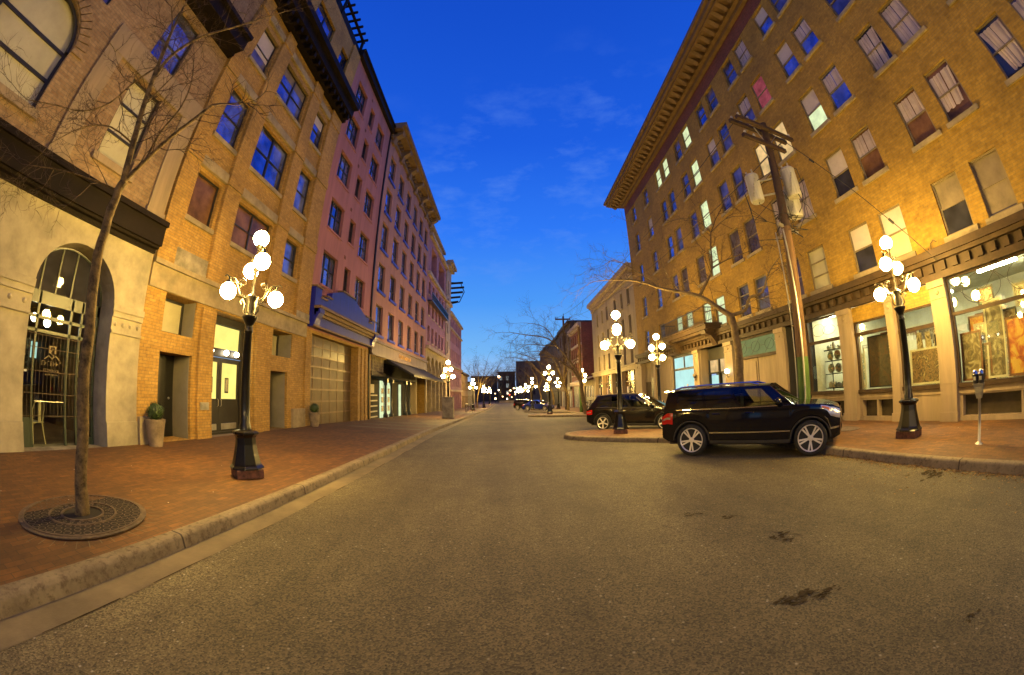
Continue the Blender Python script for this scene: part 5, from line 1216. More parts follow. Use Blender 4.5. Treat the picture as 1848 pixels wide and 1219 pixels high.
tree('leaning bare tree at the kerb just past the second traffic island',(6.34,29.32,-.2),[(*p,r) for p,r in zip(T2,(.2,.17,.16,.13))],[
 wr([(5.97,29.4,2.38),(5.43,29.5,3.29),(4.7,29.6,3.85),(4.35,29.68,4.23),(3.48,29.8,4.71),(2.7,29.9,5.0)],.11,.03),wr([(5.97,29.4,2.38),(5.75,29.4,3.2),(5.23,29.54,3.97),(4.17,29.71,5.37),(3.29,29.82,6.08),(1.72,29.95,6.36),(.36,30,6.61)],.11,.02),
 wr([(4.17,29.71,5.37),(3.0,30,5.5),(1.8,30.2,5.6),(.9,30.2,5.1)],.05,.012),wr([(4.17,29.71,5.37),(3.6,29.6,6.5),(2.8,29.6,7.1),(1.6,29.6,7.3)],.05,.012),wr([(5.23,29.54,3.97),(5.2,29.6,5.5),(4.7,29.5,6.8),(5.2,29.5,7.6)],.05,.014),wr([(4.35,29.68,4.23),(3.2,29.3,4.5),(2.0,29.2,4.3)],.04,.012)],
 8,twl=1.5,twr=.018,dens=1.0,dep=2,minr=.009,bark='bark2')
def far_tree(x,y,h,seed,label,lean=0):
    q=random.Random(seed); z=zg(y)+.15; tr=[(x,y,z,.17),(x+.05,y,z+h*.2,.14),(x+lean*.3,y,z+h*.36,.12)]
    lim=[]
    for k in range(6):
        a=2*PI*k/6+q.uniform(-.4,.4); rr=h*.36*q.uniform(.7,1.2); p0=Vector((x+lean*.3,y,z+h*.36))
        p1=p0+Vector((math.cos(a)*rr*.35+lean*.3,math.sin(a)*rr*.35,h*.22)); p2=p0+Vector((math.cos(a)*rr*.8+lean*.6,math.sin(a)*rr*.8,h*q.uniform(.32,.45))); p3=p0+Vector((math.cos(a)*rr*1.15+lean,math.sin(a)*rr*1.15,h*q.uniform(.42,.62)))
        lim.append(wr([tuple(p0),tuple(p1),tuple(p2),tuple(p3)],.085,.02))
    return tree(label,(x,y,z),tr,lim,seed,twl=h*.2,twr=.02,dens=.8,dep=2,minr=.014)
far_tree(-5.6,71,9.5,41,'bare tree rising before the low brown shop past the tall mauve wing',1.2); far_tree(-5.2,84,8.5,42,'thinner bare tree before the lowest far grey shop')
far_tree(6.8,41,8.0,43,'bare tree before the low awning shop',-1.5); far_tree(6.8,54,9.0,44,'bare tree before the brown building past the red brick one',-1.5)
far_tree(6.5,70,9.5,45,'bare tree before the grey stepped building',-1); far_tree(1.0,121,11.5,46,'small bare tree standing above the dark end of the street')
far_tree(-4.6,104,10,51,'bare tree before the low black building at the street end'); far_tree(-1.8,123,12,52,'tall bare tree before the dark lit building at the street end'); far_tree(4.6,100,10,53,'bare tree beyond the far lamp cluster'); far_tree(5.8,88,10,54,'bare tree before the last long brown building'); far_tree(2.2,124,10,55,'bare tree right above the red signal')
# ---- tree grate
o=root('tree_grate',(-4.43,2.09,.168),'round cast iron tree grate set in the brick pavement round the young tree','tree grate')
b=MB()
def ring(b,r0,r1,z0,z1,n=48): 
    for k in range(n):
        a,c=2*PI*k/n,2*PI*(k+1)/n
        P=lambda r,t,z:(r*math.cos(t),r*math.sin(t),z)
        b.quad(P(r0,a,z1),P(r1,a,z1),P(r1,c,z1),P(r0,c,z1)); b.quad(P(r1,a,z0),P(r1,c,z0),P(r1,c,z1),P(r1,a,z1)); b.quad(P(r0,a,z0),P(r0,c,z0),P(r0,c,z1),P(r0,a,z1))
for r0,r1 in ((.245,.27),(.40,.425),(.72,.745)): ring(b,r0,r1,0,.022)
for r_n,rad,n in ((.315,.030,18),(.365,.024,26),(.47,.042,26),(.565,.044,32),(.665,.048,38)):
    for k in range(n):
        a=2*PI*(k+.5*(n%4==2))/n; c=(r_n*math.cos(a),r_n*math.sin(a)); m_=8
        for t in range(m_):
            p,q_=2*PI*t/m_,2*PI*(t+1)/m_
            b.quad((c[0]+rad*math.cos(p),c[1]+rad*math.sin(p),.02),(c[0]+rad*math.cos(q_),c[1]+rad*math.sin(q_),.02),(c[0]+(rad-.012)*math.cos(q_),c[1]+(rad-.012)*math.sin(q_),.02),(c[0]+(rad-.012)*math.cos(p),c[1]+(rad-.012)*math.sin(p),.02))
lpart('lattice',b,mt['iron'],o,recalc=False)
b=MB(); ring(b,.05,.74,-.01,.006); lpart('pit_bed',b,M('dirt under the grate',(.012,.009,.006),.95,var=.5,vs=9),o,recalc=False)
b=MB(); ring(b,.745,.79,0,.012); lpart('rim',b,mt['iron'],o,recalc=False)
b=MB(); q=random.Random(1)
for k in range(44):
    a=2*PI*k/44; r0=.82; r1=.92+.09*q.random(); c,s=math.cos(a),math.sin(a); b.add([(c*r0-s*.005,s*r0+c*.005,-.004),(c*r1-s*.005,s*r1+c*.005,-.004),(c*r1+s*.005,s*r1-c*.005,-.004),(c*r0+s*.005,s*r0-c*.005,-.004)],[(0,1,2,3)])
lpart('mortar_joint',b,mt['gutter'],o,recalc=False)
# ---- utility pole
o=root('utility_pole',(7.61,7.52,.16),'wooden utility pole painted green at its foot, with crossarms and three transformers','utility pole')
lean=lambda z:(7.61+.0*z+.30*(max(0,z-2.2)/7)**1.6-0, 7.52-.32*(max(0,z-2.2)/7)**1.6)
def pp(z,dx=0,dy=0): x,y=lean(z); return (x+dx,y+dy,z)
b=MB().tube([pp(z) for z in (.1,.8,1.5,2.15)],[.175,.17,.165,.162],16); wpart('green_foot',b,mt['polegreen'],o,smooth=True)
b=MB().tube([pp(z) for z in (2.15,3.4,4.6,5.7)],[.16,.152,.145,.138],16); wpart('pole',b,mt['polewood'],o,smooth=True)
b=MB().tube([pp(z) for z in (5.7,6.6,7.5,8.4,9.2)],[.138,.13,.125,.118,.11],14); wpart('pole_top',b,mt['poledark'],o,smooth=True)
b=MB(); b.tube([(7.43,7.62,.2),(7.45,7.63,5.6)],.02,6); b.tube([(7.46,7.35,.2),(7.5,7.35,5.6)],.028,6); wpart('conduit',b,mt['steel'],o)
def beam(b,a,c,h,t):
    a,c=Vector(a),Vector(c); d=(c-a).normalized(); s=d.cross(Vector((0,0,1))).normalized()*t; u=Vector((0,0,h))
    b.prism([a-s-u,a+s-u,a+s+u,a-s+u],c-a)
ax=Vector((.989,.145,0))
C=lambda z:Vector(pp(z))
for z,h0,h1,off in ((8.98,-1.35,1.22,-.15),(8.9,-1.35,1.2,.15),(8.28,-1.25,.62,.15)):
    b=MB(); n_=Vector((.145,-.989,0))*off; beam(b,C(z)+ax*h0+n_,C(z)+ax*h1+n_,.06,.055); a_=wpart('crossarm',b,mt['poledark'],o)
    b=MB()
    for t in (h0+.12,h0+.5,h1-.12): p=C(z)+ax*t+n_; b.lathe([(.02,.06),(.045,.10),(.03,.13),(.045,.16),(.02,.2)],8,(p.x,p.y,p.z))
    wpart('insulator',b,mt['can'],a_,smooth=True)
b=MB(); b.tube([C(8.35),C(8.9)+ax*.5],.015,5); b.tube([C(8.35),C(8.9)-ax*.5],.015,5); b.tube([C(7.8),C(8.33)-ax*.45],.015,5); wpart('brace',b,mt['steel'],o)
for (x,y,z0,z1,r) in ((7.22,7.80,6.62,7.46,.215),(8.07,7.06,6.55,7.42,.225),(8.22,7.36,6.06,6.9,.235)):
    b=MB().lathe([(.01,z0-.02),(r*.86,z0-.02),(r*.93,z0),(r*.97,z0+.03),(r,z0+.05),(r,z1-.06),(r*1.05,z1-.06),(r*1.05,z1-.02),(r*.9,z1+.03),(.02,z1+.07)],24,(x,y,0)); t_=wpart('transformer',b,mt['can'],o,smooth=True,ang=40)
    b=MB()
    for k in range(3): a=k*2.1+.3; b.lathe([(.025,z1+.04),(.035,z1+.08),(.02,z1+.11),(.035,z1+.14),(.015,z1+.19)],8,(x+.12*math.cos(a),y+.12*math.sin(a),0))
    for k in range(7): a=3.6+k*.12; zz=z0+.1+k*.09; b.sphere((x+(r+.01)*math.cos(a),y+(r+.01)*math.sin(a),zz),.028,6,5)
    wpart('bushing',b,mt['steel'],t_)
    b=MB(); c=C((z0+z1)/2); 
    for zz in (z0+.15,z1-.2): b.tube([(x,y,zz),(c.x,c.y,zz)],.03,5)
    wpart('mount',b,mt['steel'],t_)
q=random.Random(6); b=MB()
for i in range(12):
    a=C(5.3+q.random()*3); d=Vector((q.gauss(0,.5),q.gauss(0,.5),0)); c=C(5.3+q.random()*2.2)+Vector((q.gauss(0,.25),q.gauss(0,.25),0)); m_=(a+c)/2+d+Vector((0,0,-q.uniform(0,.5)))
    b.tube([a,(a*.5+m_*.5)+d*.3,m_,(c*.5+m_*.5)+d*.2,c],.011,4)
for i in range(26):
    p=C(5.35+q.random()*.75); e=p+Vector((q.gauss(0,.2),q.gauss(0,.2),q.gauss(0,.12))); b.tube([p,(p+e)/2+Vector((0,0,.08)),e],.016,4)
for k in range(5): x=7.22-.28; b.tube([(7.22,7.8,7.5),(6.98,7.9,7.6-.05*k),(6.93,8.0,7.1),(7.0,7.95,6.4-.1*k),(7.3,7.7,5.95),(7.65,7.45,5.75)],.01,4)
b.tube([(8.07,7.06,7.5),(8.35,6.9,7.45),(8.42,6.9,6.9),(8.3,6.9,6.3)],.01,4); wpart('cable',b,mt['blackmatt'],o)
b=MB(); beam(b,C(5.75)+ax*-.35,C(5.62)+ax*.55,.035,.04); wpart('cable_bracket',b,mt['steel'],o)
P0,P1=C(8.85)+ax*.9,Vector(FR.p(4.15,3.9,.3)); b=MB(); b.tube([P0,P0.lerp(P1,.33)+Vector((0,0,-.10)),P0.lerp(P1,.66)+Vector((0,0,-.12)),P1],.011,5)
for t in (.2,.72): p=P0.lerp(P1,t)+Vector((0,0,-.1)); b.tube([p+(P0-P1).normalized()*.09,p-(P0-P1).normalized()*.09],.035,8)
g_=obj('guy_wire',mesh('guy_wire',b,mt['blackmatt'])); tag(g_,'thin guy wire running from the pole top to the shop cornice','cable')
for k,(p,q_) in enumerate((((6.25,44.4,10.7),C(8.98)+ax*-1.2),((8.0,44.4,10.7),C(8.98)+ax*1.0))):
    a=Vector(p); c=Vector(q_); w_=MB().tube([a.lerp(c,t/14)+Vector((0,0,-1.0*4*(t/14)*(1-t/14))) for t in range(15)],.012,4); solo('overhead_wire',w_,mt['blackmatt'],(0,0,0),('road side','wall side')[k]+' overhead wire from the distant pole to the transformer pole','cable','overhead wires between the two poles')
# distant pole with one crossarm
o=root('utility_pole',(7.18,44.4,-.5),'distant dark wooden pole with one crossarm, above the bare trees','utility pole')
b=MB().tube([(0,0,0),(0,0,6),(-.05,0,11.4)],[.17,.15,.12],10); lpart('pole',b,mt['poledark'],o,smooth=True)
b=MB(); b.box(-1.05,.85,-.06,.06,10.95,11.12); b.tube([(0,0,10.3),(.55,0,10.75)],.06,5)
for x in (-1,-.8,.8,.0): b.box(x-.03,x+.03,-.03,.03,11.1,11.35 if x else 11.75)
lpart('crossarm',b,mt['poledark'],o)
for x,y,h in ((6.9,34.0,4.5),):
    o=root('utility_pole',(x,y,-.3),'green footed wooden pole between the leaning tree and the awning shop','utility pole'); lpart('pole',MB().tube([(0,0,0),(0,0,2.3)],.16,10),mt['polegreen'],o,smooth=True); lpart('pole_top',MB().tube([(0,0,2.3),(0,0,8)],[.155,.12],10),mt['polewood'],o,smooth=True)
# ---- parking meter
o=root('parking_meter',(7.63,2.68,.162),'twin headed grey parking meter on a steel post in front of the big shop window','parking meter')
o.scale=(.92,.92,.885)
lpart('post',MB().lathe([(.09,0),(.085,.02),(.04,.05),(.032,.06),(.030,.86),(.045,.88)],14),mt['steel'],o,smooth=True,ang=40)
b=MB(); prof=[(.05,.86),(.075,.95),(.105,1.08),(.125,1.14)]
for (w0,z0),(w1,z1) in zip(prof[:-1],prof[1:]):
    b.add([(-.04,-w0,z0),(.04,-w0,z0),(.04,w0,z0),(-.04,w0,z0),(-.05,-w1,z1),(.05,-w1,z1),(.05,w1,z1),(-.05,w1,z1)],[(3,2,1,0),(4,5,6,7),(0,1,5,4),(1,2,6,5),(2,3,7,6),(3,0,4,7)])
lpart('yoke',b,mt['steel'],o)
for s_ in (-1,1):
    b=MB(); c=.066*s_; b.lathe([(.050,1.14),(.060,1.17),(.064,1.26),(.066,1.30),(.07,1.305),(.07,1.315)],14,(0,c,0)); h_=lpart('meter_head',b,mt['blackmatt'],o,smooth=True,ang=40)
    lpart('dome',MB().lathe([(.066,1.315),(.060,1.35),(.04,1.385),(.01,1.40)],14,(0,c,0)),mt['chrome'],h_,smooth=True); b=MB(); b.box(-.075,-.062,c-.03,c+.03,1.2,1.27); lpart('coin_plate',b,mt['steel'],h_)
# ---- utility cabinet, cafe rail, manhole
o=root('utility_cabinet',(-4.15,26.3,zg(26.3)+.16),'grey metal utility cabinet standing before a street lamp','cabinet')
lpart('body',MB().box(-.38,.38,-.3,.3,.04,1.52),mt['stone2'],o,bev=.01); b=MB(); b.box(-.35,-.01,-.315,-.3,.1,1.48); b.box(.01,.35,-.315,-.3,.1,1.48); lpart('door',b,mt['stone2'],o); lpart('plinth',MB().box(-.42,.42,-.34,.34,0,.05),mt['concrete'],o)
for i,(x,y) in enumerate(((-4.6,43),(-3.7,41),(-5.2,55))):
    b=MB(); b.tube([(0,-1.2,0),(0,-1.2,.9),(0,1.2,.9),(0,1.2,0)],.03,6); b.tube([(0,-1.2,.45),(0,1.2,.45)],.02,5); solo('pavement_rail',b,mt['black'],(x,y,zg(y)+.16),('black tubular rail beside the pavement wall past the grey cabinet','black tubular rail at the kerb just past the grey cabinet','most distant black tubular rail past the grey cabinet')[i],'railing')
o=obj('manhole_cover',mesh('manhole_cover',MB().lathe([(.01,.178),(.42,.178),(.42,.184),(.40,.188),(.01,.188)],24,(8.6,6.9,0)),mt['iron'])); tag(o,'rusty round iron cover in the brick pavement by the picture shop','manhole cover')
for i,(x,y,h_,lab) in enumerate(((7.4,33.5,1.0,'dark parked bicycles nearest the leaning tree'),(8.6,38.5,1.0,'dark parked bicycles outside the awning shop'))):
    o=root('bicycle',(x,y,zg(y)+.16),'dark bicycle leaning '+('beside the leaning bare tree' if i==0 else 'outside the awning shop'),'bicycle',rz=.5)
    for s_ in (-.52,.52): b=MB(); b.tube([(s_+.33*math.cos(2*PI*k/18),0,.34+.33*math.sin(2*PI*k/18)) for k in range(19)],.02,5); lpart('wheel',b,mt['rubber'],o)
    b=MB(); b.tube([(-.52,0,.34),(-.1,0,.34),(-.22,0,.85),(-.52,0,.34)],.02,5); b.tube([(-.1,0,.34),(.36,0,.8),(-.2,0,.78)],.02,5); b.tube([(.52,0,.34),(.36,0,.85),(.34,0,1.0)],.02,5); b.tube([(.34,-.25,1.02),(.34,.25,1.02)],.016,5); lpart('frame',b,mt['cardark'],o); lpart('saddle',MB().box(-.34,-.12,-.06,.06,.86,.91),mt['black'],o)
# ================================================================== CARS
def lerp(a,b,t): return a+(b-a)*t
def pl(x,P):
    if x<=P[0][0]: return P[0][1]
    for (a,u),(b,v) in zip(P[:-1],P[1:]):
        if x<=b:
            t=(x-a)/(b-a); t=t*t*(3-2*t)*.5+t*.5; return u+(v-u)*t
    return P[-1][1]
def make_car(name,label,cat,loc,rz,D,paint):
    o=root(name,loc,label,cat,None,rz)
    xr,xf,W,wr_=D['xr'],D['xf'],D['W']/2,D['r']; wx=D['wx']; Rr=wr_+.065
    zlo0=D['zlo']; belt=D['belt']
    def zlo(x):
        z=zlo0+.10*max(0,(abs(x-(xf+xr)/2)-(xf-xr)/2+.35)/.35)**2
        for c in wx:
            if abs(x-c)<Rr: z=max(z,wr_+math.sqrt(Rr*Rr-(x-c)**2))
        return z
    zhi=lambda x: pl(x,belt)
    def hw(x,t):
        e=1
        df=(x-(xf-.85))/.85; dr=((xr+.6)-x)/.6
        if df>0: e-=D.get('tp',.20)*df**2.4
        if dr>0: e-=.13*dr**2.2
        s=1-.055*(1-t)**2.2-.035*t**3-.05*max(0,t-.75)**2/.0625*.25
        for c in wx:   # slight flare at the arches
            if abs(x-c)<Rr+.08: s+=.012*(1-abs(x-c)/(Rr+.08))
        return W*e*s
    xs=set()
    n=26
    for i in range(n+1): xs.add(round(xr+(xf-xr)*i/n,3))
    for c in wx:
        for k in range(13): xs.add(round(c-Rr*math.cos(PI*k/12),3))
        xs.add(round(c-Rr-.02,3)); xs.add(round(c+Rr+.02,3))
    xs=sorted(x for x in xs if xr<=x<=xf); T=[0,.08,.2,.35,.5,.62,.74,.84,.92,.97,1]
    def sp_(x,t,s,off=0):
        z0,z1=zlo(x),zhi(x); return (x,s*(hw(x,t)+off),z0+(z1-z0)*t)
    b=MB()
    for s in (-1,1): b.grid([[sp_(x,t,s) for t in T] for x in xs])
    ny=8
    def topz(x,y): h_=hw(x,1); return zhi(x)+.035*(1-(abs(y)/h_)**2.5)
    b.grid([[(x,hw(x,1)*(-1+2*j/ny),topz(x,hw(x,1)*(-1+2*j/ny))) for j in range(ny+1)] for x in xs])
    def cap(x,t,v,sg,off=0):   # front / rear skin, v in -1..1
        h_=hw(x,t); z0,z1=zlo(x),topz(x,0) if t>=1 else zhi(x); bul=D['bulF'] if sg>0 else D['bulR']
        zz=zlo(x)+(zhi(x)-zlo(x))*t+(.035*(1-abs(v)**2.5) if t>=1 else 0)
        return (x+sg*(bul*(1-abs(v)**2.4)*(1-.45*abs(t-.35)**1.3)+off),h_*v,zz)
    for x,sg in ((xr,-1),(xf,1)): b.grid([[cap(x,t,-1+2*j/10,sg) for t in T] for j in range(11)])
    lpart('body',b,paint,o,smooth=True,ang=42)
    b=MB(); b.box(xr+.15,xf-.15,-W*.70,W*.70,zlo0-.06,zhi(0)-.12); lpart('underbody',b,mt['blackmatt'],o)
    # cabin
    cb0,cb1,cr0,cr1,zr,yr=D['cab']; zb=lambda x:zhi(x)+.0
    Lx=lambda s,h:lerp(lerp(cb0,cb1,s),lerp(cr0,cr1,s),h)
    rf=.03 if D.get('rails') is not None else .055
    roofz=lambda s: zr-rf*(2*s-1)**2-.012*(1-s)
    def cab(s,h,sd,off=0):
        x=Lx(s,h); yb=hw(lerp(cb0,cb1,s),1)-.012; y=lerp(yb,yr*(1-.06*(2*s-1)**4),h)+.03*math.sin(PI*h)+off; z=lerp(zb(lerp(cb0,cb1,s)),roofz(s),h); return (x,sd*y,z)
    wins=D['wins']; H0,H1=.05,.86
    bks=sorted({0,1}|{a for w_ in wins for a in w_[:2]})
    hs=[0,H0,.3,.6,H1,.94,1]
    b=MB(); gl=[]
    for sd in (-1,1):
        for a,c in zip(bks[:-1],bks[1:]):
            isw=[w_ for w_ in wins if w_[0]<=a and c<=w_[1]]; m_=max(1,int((c-a)*14))
            ss=[lerp(a,c,i/m_) for i in range(m_+1)]
            for h0,h1 in zip(hs[:-1],hs[1:]):
                if isw and H0<=h0 and h1<=H1: continue
                b.grid([[cab(s,h0,sd),cab(s,h1,sd)] for s in ss])
            if isw:
                g_=MB().grid([[cab(s,lerp(H0,H1,k/4),sd,-.004) for k in range(5)] for s in ss]); gl.append((g_,isw[0][2]))
    ns=16
    b.grid([[ (cab(s,1,1)[0],cab(s,1,1)[1]*(-1+2*j/8),cab(s,1,1)[2]+.045*(1-(abs(-1+2*j/8))**2.4)) for j in range(9)] for s in [i/ns for i in range(ns+1)]])
    def screen(s,h,v,off=0):
        p=cab(s,h,1); sg=1 if s>.5 else -1; bl=(.16 if s>.5 else .07)*(1-abs(v)**2)*(1-.55*h); zz=p[2]+(.045*(1-abs(v)**2.4)*h)
        return (p[0]+sg*(bl+off),p[1]*v,zz)
    vv=[-1,-.92,-.6,-.3,0,.3,.6,.92,1]
    for s in (0,1):
        for j in range(8):
            for h0,h1 in ((0,.06),(.06,.5),(.5,.90),(.90,1)):
                if 0<j<7 and h0 in (.06,.5): continue
                b.grid([[screen(s,h0,vv[j]),screen(s,h1,vv[j])],[screen(s,h0,vv[j+1]),screen(s,h1,vv[j+1])]])
    lpart('cabin',b,paint,o,smooth=True,ang=40)
    for g_,m_ in gl: lpart('side_window',g_,mt[m_],o,smooth=True)
    for s,m_,nm in ((1,'tinted','windscreen'),(0,D.get('rearglass','privacy'),'rear_window')):
        lpart(nm,MB().grid([[screen(s,h,v,-.004) for h in (.06,.28,.5,.7,.90)] for v in vv[1:-1]]),mt[m_],o,smooth=True)
    # seats and dash seen through the glass
    b=MB(); xs_=lerp(cb0,cb1,.62)
    for sy in (-.36,.36):
        b.box(xs_-.35,xs_-.2,sy-.23,sy+.23,.7,zhi(0)+.28); b.box(xs_-.36,xs_-.26,sy-.12,sy+.12,zhi(0)+.30,zhi(0)+.46)
    b.box(lerp(cb0,cb1,.3),lerp(cb0,cb1,.35),-.6,.6,.7,zhi(0)+.25); b.box(cb1-.55,cb1-.1,-.65,.65,.75,zhi(cb1)+.02); lpart('seats',b,mt['blackmatt'],o)
    # panels laid on the skin
    def panel(x0,x1,t0,t1,s,off,nx=10,nt=6): return MB().grid([[sp_(lerp(x0,x1,i/nx),lerp(t0,t1,j/nt),s,off) for j in range(nt+1)] for i in range(nx+1)])
    for s in (-1,1):
        for a,c in D['doors']:
            b=MB()
            for zz in (0,):
                P=panel(a,c,.10,.985,s,.004,16,8); b.add(P.v,P.f)
            d=lpart('door',b,paint,o,smooth=True)
            hx=a+.10 if c>0 else a+.10; p=sp_(a+.16,.86,s,.02); hb=MB(); hb.tube([(p[0]-.09,p[1]-s*.012,p[2]),(p[0]-.07,p[1]+s*.012,p[2]),(p[0]+.09,p[1]+s*.012,p[2]),(p[0]+.11,p[1]-s*.012,p[2])],.014,6); lpart('handle',hb,mt[D.get('handle','cardark')],d,smooth=True)
        if D.get('strip'):
            a,c,t0,t1=D['strip']; lpart('trim_strip',panel(a,c,t0,t1,s,.012),mt['chrome'],o,smooth=True)
        b=MB(); 
        b.grid([[cab(s_,h,s,.004) for h in (.0,.035)] for s_ in [wins[0][0]+(wins[-1][1]-wins[0][0])*i/14 for i in range(15)]]); lpart('window_trim',b,mt[D.get('wtrim','chrome')],o)
        lpart('sill_trim',panel(wx[0]+Rr+.02,wx[1]-Rr-.02,.0,.09,s,.012),mt['blackmatt'],o)
        for c in wx:
            b=MB(); 
            b.grid([[(c+rr*math.cos(a),s*(hw(c+Rr*math.cos(a),.35)+.006),wr_+rr*math.sin(a)) for rr in (Rr-.012,Rr+.022)] for a in [PI*k/16 for k in range(17)]]); lpart('arch_trim',b,mt['blackmatt'],o,smooth=True)
        # tail lamp and head lamp wrap from the side round the end
        a,t0,t1=D['tail']; b=panel(xr,xr+a,t0,t1,s,.008,6,6); g_=MB().grid([[cap(xr,lerp(t0,t1,j/6),s*lerp(.62,1,i/6),-1,.01) for j in range(7)] for i in range(7)]); b.add(g_.v,g_.f); tl=lpart('tail_lamp',b,mt['tail'],o,smooth=True)
        b=panel(xr+.02,xr+a*.8,lerp(t0,t1,.42),lerp(t0,t1,.60),s,.013,5,2); lpart('reversing_lens',b,mt['head'],tl,smooth=True)
        a,t0,t1=D['headl']; b=MB()
        b.grid([[sp_(lerp(xf-a,xf,i/6),lerp(lerp(t0,t1,.45*(1-i/6)),lerp(t1,t1+.02,i/6),j/5),s,.008) for j in range(6)] for i in range(7)])
        g_=MB().grid([[cap(xf,lerp(t0,t1,j/5),s*lerp(.56,1,i/6),1,.01) for j in range(6)] for i in range(7)]); b.add(g_.v,g_.f); hl=lpart('headlight',b,mt['head'],o,smooth=True)
        b=MB().grid([[sp_(lerp(xf-a*.95,xf-a*.55,i/4),lerp(lerp(t0,t1,.5),lerp(t0,t1,.85),j/3),s,.012) for j in range(4)] for i in range(5)]); lpart('indicator',b,mt['amber'],hl,smooth=True)
        b=MB(); mx=lerp(cb0,cb1,D.get('mir',.90)); b.sphere((mx,s*(W+.09),zhi(mx)+.10),1,12,8,(.075,.12,.085)); b.tube([(mx,s*(W-.06),zhi(mx)+.03),(mx,s*(W+.03),zhi(mx)+.06)],.03,6); m_=lpart('mirror',b,paint,o,smooth=True,ang=70)
        lpart('mirror_strip',MB().box(mx+.05,mx+.082,s*(W+.01),s*(W+.16),zhi(mx)+.085,zhi(mx)+.11),mt['chrome'],m_)
        if D.get('rails'):
            b=MB(); P=[]
            for i in range(11):
                s_=.06+.84*i/10; p=cab(s_,1,s); P.append((p[0],p[1]-s*.05,p[2]+.045+(.03 if 0<i<10 else -.02)))
            b.tube(P,.024,6); lpart('roof_rail',b,mt['chrome'],o,smooth=True)
    for x,sg,t0,t1,m_ in ((xr,-1,.20,.235,'chrome'),(xf,1,.42,.66,'cardark'),(xf,1,.50,.54,'chrome'),(xf,1,.10,.28,'blackmatt')):
        b=MB().grid([[cap(x,lerp(t0,t1,j/3),v,sg,.008) for j in range(4)] for v in ([-.98+1.96*i/12 for i in range(13)] if m_=='chrome' and sg<0 else [-.5+i/12 for i in range(13)])]); lpart('bumper_strip' if sg<0 else 'grille',b,mt[m_],o,smooth=True)
    for s in (-1,1):
        b=MB().grid([[cap(xr,lerp(.10,.16,j/2),s*lerp(.7,.97,i/4),-1,.012) for j in range(3)] for i in range(5)]); lpart('reflector',b,mt['tail'],o,smooth=True)
        b=MB().grid([[sp_(lerp(xf-.34,xf-.02,i/5),lerp(.30,.36,j/2),s,.01) for j in range(3)] for i in range(6)]); lpart('fog_lamp',b,mt['chrome'],o,smooth=True)
    if D.get('spoiler'):
        b=MB().grid([[ (cab(0,1,1)[0]-.12+.14*i,cab(0,1,1)[1]*(-1+2*j/8),cab(0,1,1)[2]+.04*(1-(abs(-1+2*j/8))**2.4)+.006) for i in (0,1)] for j in range(9)]); lpart('spoiler',b,paint,o,smooth=True)
    # wheels
    def wheel(c,s):
        yo=s*(W-.02); prof=[(wr_*.62,-.205),(wr_*.90,-.215),(wr_*.985,-.18),(wr_,-.12),(wr_,-.06),(wr_*.98,-.02),(wr_*.90,.0),(wr_*.775,-.005),(wr_*.77,-.03)]
        b=MB().lathe([(r,s*h) for r,h in prof],36,(c,yo,wr_),'y'); t_=lpart('wheel',b,mt['rubber'],o,smooth=True,ang=50)
        R0=wr_*.765; b=MB().lathe([(R0,s*-.012),(R0*.97,s*-.002),(R0*.92,s*-.014),(R0*.90,s*-.06),(R0*.895,s*-.12)],36,(c,yo,wr_),'y')
        b.f=[q_ for q_ in b.f if len(q_)==4]
        b2=MB().lathe([(.012,s*-.008),(.05,s*-.012),(.06,s*-.02),(.075,s*-.05)],16,(c,yo,wr_),'y'); b.add(b2.v,b2.f)
        for k in range(D['spokes']):
            a=2*PI*k/D['spokes']-PI/2
            for da in ((-.15,.15) if D['double'] else (0,)):
                ca,sa=math.cos(a+da*.7),math.sin(a+da*.7); ca2,sa2=math.cos(a+da),math.sin(a+da); wd=.020 if D['double'] else .03
                p0=Vector((c+ca*.05,yo-s*.030,wr_+sa*.05)); p1=Vector((c+ca2*R0*.94,yo-s*.016,wr_+sa2*R0*.94)); n_=Vector((-sa2,0,ca2))*wd
                b.prism([p0-n_*.8,p0+n_*.8,p1+n_,p1-n_],(0,-s*.03,0))
        lpart('rim',b,mt['alloy'],t_,smooth=True,ang=30)
        lpart('brake_disc',MB().lathe([(.02,s*-.075),(R0*.62,s*-.075),(R0*.62,s*-.085),(R0*.9,s*-.09),(R0*.9,s*-.14)],24,(c,yo,wr_),'y'),mt['blackmatt'],t_)
    for c in wx:
        for s in (-1,1): wheel(c,s)
    return o
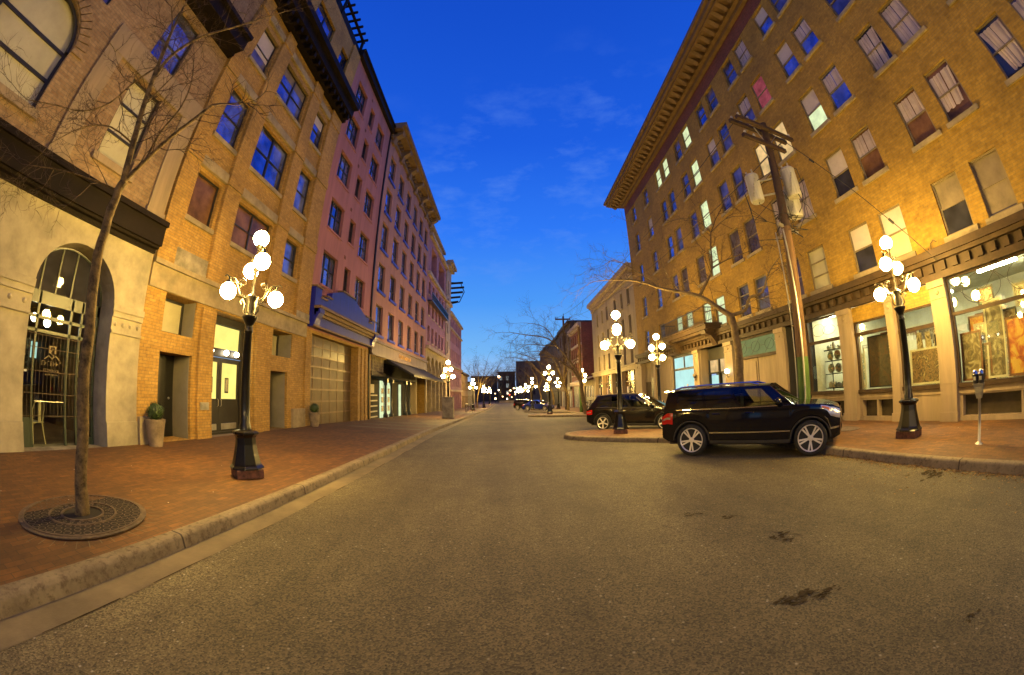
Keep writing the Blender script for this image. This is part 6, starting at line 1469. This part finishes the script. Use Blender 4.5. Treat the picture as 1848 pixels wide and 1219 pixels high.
SUV=dict(xr=-2.17,xf=2.03,W=1.84,r=.372,wx=(-1.378,1.378),zlo=.30,belt=[(-2.17,.96),(-2.0,1.06),(-1.0,1.075),(.9,1.075),(1.1,1.085),(1.6,1.06),(1.86,1.02),(2.03,.95)],
  cab=(-2.14,1.0,-2.04,.46,1.55,.68),tp=.13,wins=[(.12,.345,'privacy'),(.37,.605,'privacy'),(.635,.90,'tinted')],doors=[(-.93,-.16),(-.145,.90)],strip=(-.93,.93,.30,.335),tail=(.32,.58,.93),headl=(.42,.62,.93),
  rails=True,spoiler=True,spokes=5,double=True,bulF=.07,bulR=.05,handle='carblack')
HAT=dict(xr=-2.05,xf=2.0,W=1.76,r=.315,wx=(-1.28,1.30),zlo=.24,belt=[(-2.05,.84),(-1.7,.93),(-.9,.93),(.8,.90),(1.1,.90),(1.6,.80),(1.9,.70),(2.0,.62)],
  cab=(-1.98,1.12,-1.62,.16,1.46,.58),wins=[(.13,.33,'privacy'),(.365,.60,'tinted'),(.635,.90,'tinted')],doors=[(-.88,-.18),(-.165,.88)],tail=(.30,.60,.90),headl=(.50,.60,.90),
  spoiler=True,spokes=5,double=False,bulF=.12,bulR=.08,wtrim='blackmatt',handle='cardark')
SED=dict(HAT,xr=-2.15,belt=[(-2.15,.86),(-1.6,.93),(-.9,.92),(.8,.88),(1.1,.88),(1.6,.78),(1.9,.70),(2.0,.62)],cab=(-1.55,1.15,-.95,.22,1.42,.56),wins=[(.20,.56,'privacy'),(.60,.90,'tinted')],doors=[(-.80,-.12),(-.10,.88)],spoiler=False)
hd=math.atan2(-.736,.677)
make_car('parked_car','black boxy off-roader with double spoke alloy wheels, parked nose to the kerb','car',(5.81,7.47,0),hd,SUV,mt['carblack'])
make_car('parked_car','smaller black hatchback parked behind the traffic island, half hidden by the street lamp','car',(5.42,14.70,-.0),math.atan2(-1.5,1.95),HAT,mt['cardark'])
make_car('parked_car','blue saloon car parked far off beyond the third traffic island','car',(4.3,49.6,zg(49)),math.radians(-33),SED,mt['carblue'])
make_car('parked_car','dark parked car just behind the far blue saloon','car',(3.2,54.5,zg(54)),math.radians(-38),dict(SUV,rails=False),mt['cardark'])
# ------------------------------------------------------------------ render settings
S.view_settings.view_transform='Standard'; S.view_settings.look='None'; S.view_settings.gamma=1; S.view_settings.exposure=0
S.cycles.use_denoising=True; S.cycles.max_bounces=6; S.cycles.diffuse_bounces=2; S.cycles.glossy_bounces=4; S.cycles.transparent_max_bounces=12
S.cycles.caustics_reflective=False; S.cycles.caustics_refractive=False; S.cycles.sample_clamp_indirect=4
